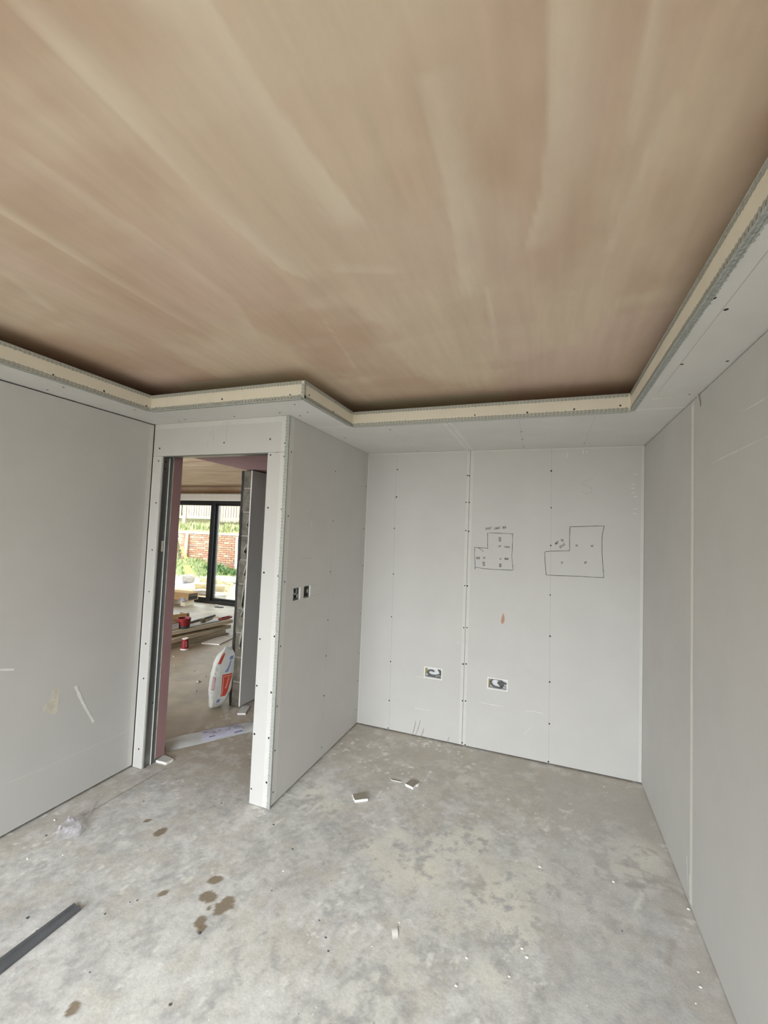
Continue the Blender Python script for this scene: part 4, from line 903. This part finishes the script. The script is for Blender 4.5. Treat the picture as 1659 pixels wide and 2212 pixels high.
for s0, s1, v0, v1, mt in ((.27, .30, .05, .15, 'ink'), (.30, .345, -.75, -.66, 'ink'), (.38, .40, -.1, .0, 'ink'), (.43, .47, -.35, -.28, 'ink'), (.475, .51, .38, .5, 'ink'), (.49, .555, -.86, -.76, 'ink'), (.33, .36, -.45, .05, 'ink_pale'), (.30, .35, .2, .45, 'ink_pale'), (.46, .48, -.2, .2, 'ink_pale'), (.50, .55, -.5, .5, 'ink_pale')): pack_patch('label_print', s0, s1, v0, v1, mt, .0034, lb)

# plasterboard offcuts and scraps on the floor
def offcut(poly, th, label, top='offcut', z0=0.0, seed=1, group=None):
    r = np.random.default_rng(seed); P = []
    for i in range(len(poly)):
        a, c = np.array(poly[i]), np.array(poly[(i + 1) % len(poly)])
        for k in range(4): P.append(a + (c - a) * k / 4 + r.uniform(-.0025, .0025, 2))
    ob = MB().prism([tuple(q) for q in P], z0 + 0.0005, z0 + th, 0, 1, 0.02).build('plasterboard_offcut', [M['core'], M[top]], None)
    return tag(ob, label, 'plasterboard offcut', group)
offcut(OFF_A, 0.0155, 'dusty square plasterboard offcut on the alcove floor, nearer the doorway', seed=2)
offcut(OFF_B, 0.0155, 'broken dusty plasterboard offcut on the alcove floor beside a thin strip', seed=3)
offcut(OFF_C, 0.005, 'thin narrow strip of board lying next to a broken offcut', 'offcut', seed=4)
offcut(OFF_D, 0.0165, 'pale rectangular plasterboard offcut under the pink board at the left door jamb', 'board', seed=5)
offcut(OFF_E, 0.0135, 'grey plasterboard offcut at the foot of the hall wall board', 'board', seed=6)
SCRAPW[3] = [-3.005, 1.83]; SCRAPW[4] = [-3.03, 1.70]
offcut(SCRAPW, 0.013, 'white sheet of board lying flat on the far room floor by the timber', 'soffit', seed=7)
b = MB(); q = [np.array(p) for p in PAPER]; qc = sum(q) / 4; q = [qc + (p - qc) * 1.35 for p in q]
rows = []
for i in range(9):
    tt = i / 8; a = q[0] + (q[3] - q[0]) * tt; c = q[1] + (q[2] - q[1]) * tt; zz = 0.001 + 0.006 * abs(math.sin(1.1 * math.pi * tt)) ** 2
    rows += [(a[0], a[1], zz + .001), (c[0], c[1], zz)]
b.add(rows, [(2 * i, 2 * i + 1, 2 * i + 3, 2 * i + 2) for i in range(8)])
tag(b.build('paper_scrap', M['white'], None, smooth=True, recalc=False), 'small curled white paper scrap on the open floor', 'paper')
# crumpled clear wrapper near the left wall
r = np.random.default_rng(9)
n = 22; vs = []; cen = np.array([-0.865, -1.825])
for i in range(n + 1):
    for j in range(n + 1):
        u, v = i / n - .5, j / n - .5
        e = math.exp(-((u / .42) ** 4 + (v / .42) ** 4))
        p = cen + np.array([0.764, -0.645]) * (-u) * 0.17 * (1 + .3 * v) + np.array([0.645, 0.764]) * v * 0.11 * (1 - .25 * u)
        z = 0.002 + e * (0.024 + 0.022 * vnoise(np.array(u * 9 + 5), np.array(v * 9 + 5), 61)) * (.7 + .6 * vnoise(np.array(u * 4 + 9), np.array(v * 4 + 2), 62))
        p = p + (vnoise(np.array(u * 6), np.array(v * 6 + 30), 63) - .5) * 0.03
        vs.append((p[0], p[1], float(z)))
fs = [(i * (n + 1) + j, i * (n + 1) + j + 1, (i + 1) * (n + 1) + j + 1, (i + 1) * (n + 1) + j) for i in range(n) for j in range(n)]
b = MB().add(vs, fs)
tail = []
for i in range(13):
    tt = i / 12; c = np.array([-0.845, -1.765]) + np.array([-0.12, 0.17]) * tt; w = 0.028 * (1 - .75 * tt); d = np.array([0.8, 0.55])
    tail += [(*(c - d * w * .5), .003 + .006 * abs(math.sin(7 * tt))), (*(c + d * w * .5), .002 + .010 * abs(math.cos(6 * tt)) * (1 - tt))]
b.add(tail, [(2 * i, 2 * i + 1, 2 * i + 3, 2 * i + 2) for i in range(12)])
tag(b.build('plastic_wrapper', M['film'], None, recalc=False), 'crumpled clear plastic wrapper with a lilac tint near the left wall', 'wrapper')
# dark channel strip in the left foreground
b = MB(); prof = [(-.030, 0.0005), (-.030, .012), (-.024, .016), (-.012, .016), (-.009, .011), (.009, .011), (.012, .016), (.024, .016), (.030, .012), (.030, .0005)]
ya, yb_ = -2.128, -3.15
b.add([(-0.3525 + x * .82, ya, z) for x, z in prof] + [(-0.357 + x, -2.42, z) for x, z in prof] + [(-0.368 + x, yb_, z) for x, z in prof],
      [(k * 10 + i, k * 10 + (i + 1) % 10, k * 10 + 10 + (i + 1) % 10, k * 10 + 10 + i) for k in range(2) for i in range(10)] + [tuple(range(10)), tuple(range(20, 30))])
tag(b.build('channel_strip', M['rubber'], None), 'long dark grey channel strip lying on the floor in the left foreground', 'strip')
def crumbs(name, pts, mt, label, flat=0.6):
    b = MB(); r = np.random.default_rng(len(pts))
    for x, y, s in pts:
        if x > W - 0.01: x = W - 0.012
        k = 7; an = r.uniform(0, 6.28); lo = [(x + s * r.uniform(.7, 1.2) * math.cos(an + 2 * math.pi * i / k), y + s * r.uniform(.45, 1.0) * math.sin(an + 2 * math.pi * i / k)) for i in range(k)]
        b.prism(lo, 0.0003, s * flat, 0, 0, 0.4)
    o = stuff(b.build(name, mt, None)); return tag(o, label, 'debris')
r = np.random.default_rng(3)
crumbs('plaster_crumbs', [(x, y, s * .62) for x, y, s in CHIPS] + [(r.uniform(-1, 2.05), r.uniform(-2.3, -0.1), r.uniform(.0015, .003)) for _ in range(110)], M['core'], 'white plaster crumbs scattered over the concrete floor')
crumbs('dirt_crumbs', [(x, y, s * .7) for x, y, s in CRUMBS] + [(r.uniform(-1, 2.05), r.uniform(-2.3, -0.1), r.uniform(.001, .0025)) for _ in range(60)], M['grit'], 'dark bits of grit scattered over the concrete floor', .35)
crumbs('hall_crumbs', [(p[0], p[1], p[2]) for p in PEB], M['stone_grey'], 'small stones and crumbs on the hall and far room floor', .7)

# ---------------------------------------------------------------- far room: timber stack with tools, cup, cardboard
def plank(name, end, d, length, wd, z0, z1, mt, label, cat='timber', group=None, off=0.0):
    d = np.array(d, float); d /= np.linalg.norm(d); nl = np.array([-d[1], d[0]]); e = np.array(end, float)
    c = e - d * length / 2 + nl * wd / 2
    o = MB().obox((*c, (z0 + z1) / 2), ((*nl, 0), (*d, 0), (0, 0, 1)), wd / 2, length / 2, (z1 - z0) / 2).build(name, M[mt], None, bevel=0.003)
    return tag(o, label, cat, group)
plank('timber_length', (-3.058, 1.913), (.125, .992), 1.9, .10, 0.0005, .075, 'timber_grey', 'squared timber on the floor, lowest of the stack', group='stacked timber in the far room')
plank('timber_length', (-3.27, 1.90), (.125, .992), 1.9, .10, 0.0005, .075, 'timber_grey', 'squared timber on the floor behind the lowest timber of the stack', group='stacked timber in the far room')
plank('timber_board', (-3.075, 2.045), (.045, .999), 2.0, .30, .0755, .128, 'timber', 'wide pale board in the middle of the timber stack', group='stacked timber in the far room')
plank('timber_block', (-3.16, 1.75), (.1, .995), .10, .22, .1285, .168, 'timber_grey', 'spacer block at the far end of the timber stack', group='stacked timber in the far room')
plank('timber_block', (-3.24, 0.9), (.1, .995), .10, .18, .1285, .168, 'timber_grey', 'spacer block at the near end of the timber stack', group='stacked timber in the far room')
plank('timber_board', (-3.022, 2.02), (.139, .99), 2.0, .36, .1685, .22, 'timber', 'wide pale board carrying the tools, topmost of the stack', group='stacked timber in the far room')
tag(MB().prism([(-3.19, 1.30), (-3.13, 1.93), (-3.32, 1.97), (-3.38, 1.34)], .2205, .2235).build('white_sheet', M['white'], None), 'white sheet lying under the tools on the timber stack', 'sheet')
# hand saw
sw = empty('hand_saw', (-3.15, 1.85, .2245)); tag(sw, 'hand saw with red handle on the timber stack', 'saw')
MB().prism([(-3.255, 1.36), (-3.235, 1.365), (-3.115, 1.89), (-3.185, 1.90)], .2245, .2262).build('blade', M['steel'], sw)
b = MB(); hp = smooth_path([(-3.185, 1.885, .236), (-3.175, 2.0, .24), (-3.14, 2.08, .245), (-3.095, 2.07, .245), (-3.09, 2.0, .24), (-3.105, 1.90, .236)], 5)
b.tube(hp + [np.array((-3.145, 1.885, .236)), np.array((-3.185, 1.885, .236))], .012, 8); b.build('handle', M['red'], sw, smooth=True)
# level and steel rule
lv = empty('spirit_level', (-3.34, 1.75, .224)); tag(lv, 'grey spirit level lying across the white sheet', 'level')
MB().obox((-3.36, 1.72, .240), ((.99, .12, 0), (-.12, .99, 0), (0, 0, 1)), .012, .33, .016).build('body', M['steel'], lv, bevel=.002)
MB().obox((-3.36, 1.72, .2565), ((.99, .12, 0), (-.12, .99, 0), (0, 0, 1)), .007, .025, .0012).build('vial', M['yellow'], lv)
tag(MB().obox((-3.14, 1.50, .2262), ((.995, -.1, 0), (.1, .995, 0), (0, 0, 1)), .014, .33, .0016).build('steel_rule', M['darktool'], None), 'thin dark steel rule along the front edge of the stack', 'rule')
tag(MB().obox((-3.285, 1.80, .2305), ((.95, .3, 0), (-.3, .95, 0), (0, 0, 1)), .008, .10, .006).build('pry_bar', M['darktool'], None), 'dark bar lying askew beyond the tape measure', 'bar')
tp = empty('tape_measure', (-3.26, 1.645, .224)); tag(tp, 'yellow and black tape measure on the white sheet', 'tape measure')
MB().obox((-3.26, 1.645, .250), ((.99, .1, 0), (-.1, .99, 0), (0, 0, 1)), .022, .036, .026).build('case', M['darktool'], tp, bevel=.008)
MB().obox((-3.236, 1.645, .250), ((.99, .1, 0), (-.1, .99, 0), (0, 0, 1)), .0025, .022, .016).build('badge', M['yellow'], tp, bevel=.001)
MB().obox((-3.25, 1.70, .232), ((.99, .1, 0), (-.1, .99, 0), (0, 0, 1)), .010, .022, .001).build('blade', M['yellow'], tp)
# red tub and boxes at the near end of the stack
tb = empty('tool_tub', (-3.205, 1.225, .2205)); tag(tb, 'round red tub with a dark inside at the near end of the stack', 'tub')
MB().lathe((-3.205, 1.225, .2205), [(.070, 0), (.078, .035), (.078, .04)], 28).build('base', M['darktool'], tb, smooth=False)
MB().lathe((-3.205, 1.225, .2605), [(.079, 0), (.090, .095), (.092, .10), (.086, .10), (.074, .01)], 28).build('red_wall', M['red'], tb)
MB().lathe((-3.205, 1.225, .2615), [(.071, 0), (.072, .012)], 28).build('lining', M['black'], tb)
cb = empty('small_carton', (-3.26, 1.075, .2205)); tag(cb, 'small dark carton with a pale front beside the red tub', 'carton')
ax = ((.99, -.1, 0), (.1, .99, 0), (0, 0, 1))
MB().obox((-3.26, 1.06, .2705), ax, .055, .07, .05).build('carton', M['kraft_dark'], cb, bevel=.002)
MB().obox((-3.2035, 1.066, .2705), ax, .001, .062, .04).build('front_label', M['soffit'], cb)
kb = empty('open_carton', (-3.66, 1.53, 0)); tag(kb, 'tall open brown carton standing behind the red tub', 'carton')
b = MB().obox((-3.66, 1.50, .13), ((.95, -.3, 0), (.3, .95, 0), (0, 0, 1)), .12, .13, .1295); b.build('carton', M['kraft_dark'], kb, bevel=.002)
MB().obox((-3.565, 1.52, .295), ((.95, -.3, .12), (.3, .95, 0), (-.12, 0, .99)), .002, .128, .036).build('flap', M['kraft'], kb)
MB().obox((-3.62, 1.62, .292), ((.95, -.3, 0), (.3, .95, 0.1), (0, -.1, .99)), .10, .002, .032).build('flap', M['kraft_dark'], kb)

# upside-down paper cup
cup = empty('paper_cup', (-2.978, 1.035, 0)); tag(cup, 'dark red paper cup upside down on the floor before the timber', 'cup')
cc = (-2.978, 1.035, 0.0005)
MB().lathe(cc, [(.0500, 0), (.0525, .003), (.0525, .007), (.0500, .010), (.0480, .0165)], 32).build('rim', M['white'], cup)
MB().lathe((cc[0], cc[1], .017), [(.0488, 0), (.0385, .122)], 32).build('sleeve', M['cup_red'], cup)
MB().lathe((cc[0], cc[1], .139), [(.0385, 0), (.0375, .010), (.0345, .010), (.0340, .005)], 32).build('base', M['white'], cup)
b = MB()
def cup_pt(u, v):
    a = math.radians(-49 + 28) + u * 1.15; rr = .0488 - (.0103) * (v / .122) + .0008
    return (cc[0] + rr * math.cos(a), cc[1] + rr * math.sin(a), .017 + v)
for i, ch in enumerate('COSTA'):
    for st in GLYPH[ch]:
        P = smooth_path([((y - .5) * .30, .100 - (i + .12 + .76 * x) * .0158) for x, y in st], 3) if len(st) > 2 else [np.array(((y - .5) * .30, .100 - (i + .12 + .76 * x) * .0158)) for x, y in st]
        for k in range(len(P) - 1):
            d = P[k + 1] - P[k]; d2 = np.array([d[0] * .045, d[1]]); d2 /= np.linalg.norm(d2) + 1e-9; o = np.array([-d2[1] / .045, d2[0]]) * .0014
            b.add([cup_pt(*(P[k] + o)), cup_pt(*(P[k + 1] + o)), cup_pt(*(P[k + 1] - o)), cup_pt(*(P[k] - o))], [(0, 1, 2, 3)])
b.build('lettering', M['white'], cup, recalc=False)

# cardboard-wrapped package by the sliding door
pg = empty('cardboard_package', (-5.75, 3.5, 0.125)); tag(pg, 'long brown cardboard package on blocks by the sliding door', 'package')
MB().obox((-5.80, 3.50, .195), ((1, .02, 0), (-.02, 1, 0), (0, 0, 1)), .52, .14, .078).build('carton', M['kraft'], pg, bevel=.006)
MB().obox((-5.265, 3.505, .215), ((.97, .02, .2), (-.02, 1, 0), (-.2, 0, .97)), .05, .13, .003).build('flap', M['kraft'], pg)
MB().obox((-5.279, 3.50, .19), ((1, .02, 0), (-.02, 1, 0), (0, 0, 1)), .002, .12, .06).build('open_end_shade', M['black'], pg)  # black sheet stands in for the shade inside the carton
b = MB(); n = 14; vs = []
for i in range(n + 1):
    for j in range(n + 1):
        u, v = i / n, j / n
        vs.append((-5.48 + .16 * u + .02 * math.sin(9 * v), 3.355 - .03 * abs(math.sin(7 * u + 3 * v)) - .02 * math.sin(5 * v), 0.105 + .06 * v + .02 * math.sin(8 * u + 5 * v)))
b.add(vs, [(i * (n + 1) + j, i * (n + 1) + j + 1, (i + 1) * (n + 1) + j + 1, (i + 1) * (n + 1) + j) for i in range(n) for j in range(n)]); b.build('plastic_wrap', M['ink_pale'], pg, recalc=False)
for x, lb_ in ((-5.74, 'pale timber block under the middle of the cardboard package'), (-5.42, 'timber block under the open end of the cardboard package')):
    tag(MB().box(x - .06, x + .06, 3.38, 3.62, .0005, .116).build('timber_block', M['timber'], None, bevel=.003), lb_, 'timber')
tag(MB().prism([(-4.80, 3.60), (-4.66, 3.63), (-4.64, 3.68), (-4.78, 3.67)], .0005, .018).build('slate_chip', M['grit'], None), 'dark chip lying on the bright floor by the sliding door', 'chip')

# ---------------------------------------------------------------- garden
def gz(x, y):
    t = np.clip((y - 4.3) / 4.2, 0, 1); z = -0.05 + 0.12 * t
    z = z + 0.40 * np.exp(-((x + 10.0) / 1.15) ** 2 - ((y - 8.2) / 1.1) ** 2) + 0.10 * np.exp(-((x + 7.7) / .5) ** 2 - ((y - 6.2) / .5) ** 2)
    z = z + 1.15 * sstep(-10.75, -11.3, x) * sstep(7.2, 8.7, y)
    return z + 0.05 * (fbm(x * 2.3 + 40, y * 2.3 + 20, 91, 4) - .5)
def garden_colour(X, Y):
    n1 = fbm(X * 1.7 + 30, Y * 1.7 + 9, 92, 5); n2 = fbm(X * 7 + 30, Y * 7 + 9, 93, 5)
    c = np.zeros(X.shape + (3,)) + np.array((0.47, 0.44, 0.39)); c = c * (1 + .5 * (n2 - .5))[..., None]
    c = mix(c, (0.55, 0.36, 0.16), 0.8 * sstep(1.3, .5, np.hypot((X + 7.0) / 1.3, (Y - 4.9) / .8) + (n1 - .5)))
    c = mix(c, (0.60, 0.52, 0.34), 0.7 * sstep(1.2, .4, np.hypot((X + 8.6) / 1.1, (Y - 6.3) / .6) + (n2 - .5)))
    c = mix(c, (0.20, 0.26, 0.09), 0.9 * sstep(1.25, .7, np.hypot((X + 9.8) / 1.9, (Y - 8.0) / 1.15) + 1.0 * (n1 - .5)))
    c = mix(c, (0.30, 0.29, 0.34), 0.7 * sstep(1.0, .4, np.hypot((X + 8.0) / .45, (Y - 5.7) / .3) + (n2 - .5)))
    c = mix(c, (0.40, 0.20, 0.13), 0.6 * sstep(-10.8, -11.3, X) * sstep(.4, .6, n2))
    return np.clip(c, .03, .85)
M['garden'] = attr_mat('garden_soil', 0.95, 18, 0.2, bump=0.5, bscale=12)
gd = painted_grid('garden_ground', -15, -1.5, 4.12, 8.75, 0, 0.06, garden_colour, M['garden'])
co = np.empty(len(gd.data.vertices) * 3); gd.data.vertices.foreach_get('co', co); co = co.reshape(-1, 3); co[:, 2] = gz(co[:, 0], co[:, 1]); gd.data.vertices.foreach_set('co', co.ravel()); gd.data.update()
struct(gd)
yb0 = 8.6
gw = empty('garden_wall', (-9.4, yb0, 0)); tag(gw, 'red brick retaining wall across the garden', 'wall')
MB().box(-14.5, -1.5, yb0 + .06, yb0 + .45, -.2, 1.36).build('backing', M['brick_mortar'], gw)
bms = []
for mi_, mm in enumerate(M['bricks']):
    q = MB().box(-.1075, .1075, 0, .09, 0, .064).build('brick', mm, gw, origin=(0, .05, 0), bevel=.003); bms.append(q)
protos = [q.data for q in bms]; used = set(); pr = np.random.default_rng(21)
for row in range(18):
    z = .012 + row * .075; x = -10.9 + (.1125 if row % 2 else 0)
    while x < -7.95:
        k = int(pr.choice(5, p=[.34, .28, .18, .12, .08] if row > 6 else [.2, .2, .15, .25, .2]))
        if k not in used: o = bms[k]; used.add(k)
        else: o = bpy.data.objects.new('brick', protos[k]); COL.objects.link(o)
        place(o, (x + pr.uniform(-.003, .003), yb0 + .05 + pr.uniform(-.006, .006) - .0, z), gw); x += .225
    # plain brickwork continues left and right, out of clear view
for q0, q1 in ((-14.5, -11.03), (-7.83, -1.5)):
    bb = MB()
    for row in range(18):
        x = q0 + (.1125 if row % 2 else 0)
        while x + .215 < q1: bb.box(x, x + .215, yb0 + .005, yb0 + .07, .012 + row * .075, .012 + row * .075 + .064); x += .225
    stuff(bb.build('brickwork', M['bricks'][1], gw))
x = -14.5
while x < -1.6:
    MB().box(x, min(x + .595, -1.5), yb0 - .03, yb0 + .32, 1.362, 1.412).build('coping_stone', M['coping'], gw, bevel=.006); x += .6
MB().tube([(-10.5, yb0 - .03, .95), (-9.5, yb0 - .035, .925), (-8.2, yb0 - .03, .93)], .008, 6).build('cable', M['stone_grey'], gw)
tag(MB().tube([(-10.60, yb0 - .09, .32), (-10.58, yb0 - .09, 1.37)], .045, 10).build('post', M['post'], None), 'pale round post before the left end of the brick wall', 'post')
tag(MB().tube([(-8.34, yb0 - .08, .03), (-8.37, yb0 - .08, 1.33)], .05, 10).build('post', M['post'], None), 'pale round post before the right end of the brick wall', 'post')
# bank above the wall
b = MB(); nxb, nyb = 80, 14; vs = []
for i in range(nxb + 1):
    for j in range(nyb + 1):
        xx_, yy_ = -15 + 13.5 * i / nxb, yb0 + .28 + 1.25 * j / nyb
        vs.append((xx_, yy_, 1.34 + .60 * (j / nyb) + .07 * (float(vnoise(np.array(xx_ * 3 + 60), np.array(yy_ * 3), 95)) - .5)))
b.add(vs, [(i * (nyb + 1) + j, i * (nyb + 1) + j + 1, (i + 1) * (nyb + 1) + j + 1, (i + 1) * (nyb + 1) + j) for i in range(nxb) for j in range(nyb)])
M['bank'] = mat('bank_soil', (0.30, 0.24, 0.15), 0.95, var=0, scale=3, col2=(0.36, 0.36, 0.16))
bank = struct(b.build('garden_bank', M['bank']))
def blades(name, fn, n, hmin, hmax, mt, label, wd=.02, lean=.5):
    r = np.random.default_rng(n); b = MB()
    for _ in range(n):
        x, y, z = fn(r)
        h = r.uniform(hmin, hmax); a = r.uniform(0, 6.28); l = r.uniform(.1, lean) * h; w = wd * r.uniform(.6, 1.3); p = r.uniform(0, 6.28)
        dx, dy = math.cos(a) * l, math.sin(a) * l; ex, ey = math.cos(p) * w, math.sin(p) * w
        b.add([(x - ex, y - ey, z - .01), (x + ex, y + ey, z - .01), (x + dx * .5 + ex * .7, y + dy * .5 + ey * .7, z + h * .6), (x + dx * .5 - ex * .7, y + dy * .5 - ey * .7, z + h * .6), (x + dx, y + dy, z + h)], [(0, 1, 2, 3), (3, 2, 4)])
    return tag(stuff(b.build(name, M[mt], None, recalc=False)), label, 'grass')
def on_mound(r):
    while True:
        x, y = r.normal(-9.7, 1.0), r.normal(7.9, .55)
        if -12.5 < x < -7.9 and 6.6 < y < 8.5: return x, y, float(gz(np.array(x), np.array(y)))
blades('grass', on_mound, 1500, .04, .12, 'leaf', 'rough green grass on the mound at the foot of the brick wall')
blades('grass', lambda r: (lambda x, j: (x, yb0 + .52 + .32 * j, 1.44 + .16 * j))(r.uniform(-13, -7.5), r.random() ** .8), 900, .08, .30, 'leaf', 'long grass and weeds on the bank below the timber fence', .022, .45)
def on_bush(r):
    a, e = r.uniform(0, 6.28), r.random() ** .5; x, y = -8.75 + .75 * e * math.cos(a), 8.05 + .28 * e * math.sin(a)
    return x, y, .06 + .26 * r.random() * (1 - .7 * e)
bu = blades('low_bush', on_bush, 900, .08, .2, 'leaf_dark', 'low dark green bush before the brick wall on the right', .035, 1.2); bu['category'] = 'bush'
# timber fence above the bank
yf = 9.62
fn = empty('timber_fence', (-10, yf, 1.9)); tag(fn, 'pale timber board fence standing on the bank above the brick wall', 'fence')
for x in (-13.63, -11.86, -10.19, -8.45, -6.72):
    MB().box(x - .085, x + .085, yf - .06, yf + .06, 1.55, 3.3).build('post', M['fence'], fn, bevel=.006)
br = np.random.default_rng(4)
for x0, x1, zb in ((-13.54, -11.95, 1.93), (-11.77, -10.28, 1.93), (-10.10, -8.54, 1.90), (-8.36, -6.81, 1.90)):
    MB().box(x0, x1, yf - .02, yf + .02, zb, zb + .105).build('rail', M['fence'], fn)
    MB().box(x0, x1, yf - .005, yf + .02, 2.95, 3.05).build('rail', M['fence'], fn)
    x = x0 + .01
    while x + .1 < x1:
        dz = br.uniform(0, .04)
        MB().box(x, x + .10, yf - .03 + br.uniform(0, .008), yf - .0065 + .0, zb + .09 - dz if x0 < -10.2 else zb - .03 - dz, 3.25 + dz).build('fence_board', M['fence'], fn); x += .125
tag(MB().box(-16, -3, yf + .5, yf + .7, 1.5, 3.2).build('hedge', M['leaf_dark'], None), 'dark hedge seen through the gaps behind the fence', 'hedge')
# rubble, stones, straps
def stone(x, y, sx, sy, sz, mt, label, rot=0, group='stones and rubble in the garden', lift=0.0, nm='stone'):
    bm = bmesh.new(); bmesh.ops.create_cube(bm, size=2); bmesh.ops.subdivide_edges(bm, edges=bm.edges, cuts=2, use_grid_fill=True)
    rr = np.random.default_rng(int(abs(x * 1000 + y * 77)) % 99991)
    for v in bm.verts:
        n = v.co.normalized(); v.co = v.co * .72 + n * .38 + Vector(rr.uniform(-.10, .10, 3)); v.co = Vector((v.co.x * sx, v.co.y * sy, v.co.z * sz))
    lo = min(v.co.z for v in bm.verts)
    for v in bm.verts: v.co.z -= lo
    me = bpy.data.meshes.new(nm); bm.to_mesh(me); bm.free(); me.materials.append(M[mt])
    o = bpy.data.objects.new(nm, me); COL.objects.link(o); o.location = (x, y, float(gz(np.array(x), np.array(y))) - .02 + lift); o.rotation_euler = (0, 0, rot)
    return tag(o, label, 'stone', group)
for (x, y, sx, sy, sz, mt, rot, lb_) in [
    (-7.75, 7.05, .34, .18, .06, 'stone', .2, 'large pale flat stone below the dark bush'), (-7.1, 6.75, .22, .15, .06, 'stone', -.3, 'pale flat stone beside the right door edge'),
    (-7.35, 6.25, .24, .11, .08, 'sandstone', .1, 'yellowish block in the upper row of stones'), (-6.8, 6.2, .2, .11, .08, 'sandstone', -.1, 'yellowish block at the right of the upper row of stones'),
    (-6.9, 5.55, .22, .11, .08, 'sandstone', .15, 'yellowish block in the lower row of stones'), (-6.38, 5.6, .2, .11, .08, 'sandstone', 0, 'yellowish block at the right of the lower row of stones'),
    (-7.85, 5.95, .14, .13, .10, 'stone_grey', .6, 'grey rubble lump beside the yellowish blocks'), (-6.4, 5.0, .22, .15, .06, 'stone_grey', .3, 'grey broken slab near the door sill on the right'),
    (-5.75, 4.75, .18, .14, .05, 'stone', .9, 'pale broken slab near the door sill on the right'), (-10.4, 6.95, .45, .22, .05, 'stone', .25, 'long pale slab lying at the foot of the grassy mound'),
    (-8.75, 6.0, .16, .10, .07, 'stone', .8, 'pale lump in the sandy heap on the left'), (-8.0, 5.3, .16, .11, .07, 'sandstone', -.5, 'sandy lump in the heap on the left'),
    (-9.3, 6.0, .18, .11, .08, 'sandstone', .1, 'sandy lump at the far left of the heap'), (-8.4, 5.6, .13, .1, .06, 'stone_grey', .3, 'grey lump in the sandy heap')]:
    stone(x, y, sx, sy, sz, mt, lb_, rot)
def strap(pts, w, label):
    P = smooth_path(pts, 5); b = MB(); A, Bq = [], []
    for i, q in enumerate(P):
        A.append(q + np.array([w / 2 * .76, w / 2 * .64, 0])); Bq.append(q - np.array([w / 2 * .76, w / 2 * .64, 0]))
    n = len(P); vs = A + Bq + [a - np.array([0, 0, .006]) for a in A] + [a - np.array([0, 0, .006]) for a in Bq]
    b.add(vs, [(i, i + 1, n + i + 1, n + i) for i in range(n - 1)] + [(2 * n + i, 3 * n + i, 3 * n + i + 1, 2 * n + i + 1) for i in range(n - 1)] + [(i, 2 * n + i, 2 * n + i + 1, i + 1) for i in range(n - 1)] + [(n + i, n + i + 1, 3 * n + i + 1, 3 * n + i) for i in range(n - 1)])
    return tag(b.build('plastic_strap', M['strap'], None), label, 'strap', 'yellow straps')
strap([(-9.22, 7.2, .38), (-8.95, 7.0, .30), (-8.62, 6.78, .22), (-8.28, 6.55, .12)], .20, 'wide yellow strap lying down the grassy mound')
strap([(-10.55, 8.3, .86), (-10.42, 8.22, .74), (-10.24, 8.12, .62), (-10.02, 8.0, .52)], .09, 'narrow yellow strap hanging by the left end of the brick wall')
# open ground behind the camera, outside the daylight opening
M['turf'] = mat('outside_ground', (0.37, 0.32, 0.24), 0.95, var=0.2, scale=2)
struct(MB().box(-25, 25, -40, YF - 0.14, -.3, -.02).build('ground', M['turf']))
struct(MB().box(-25, 25, -17.2, -17, -.02, 1.7).build('added_sky_block', M['turf']))  # unseen barrier added to cut low sky from the upper walls
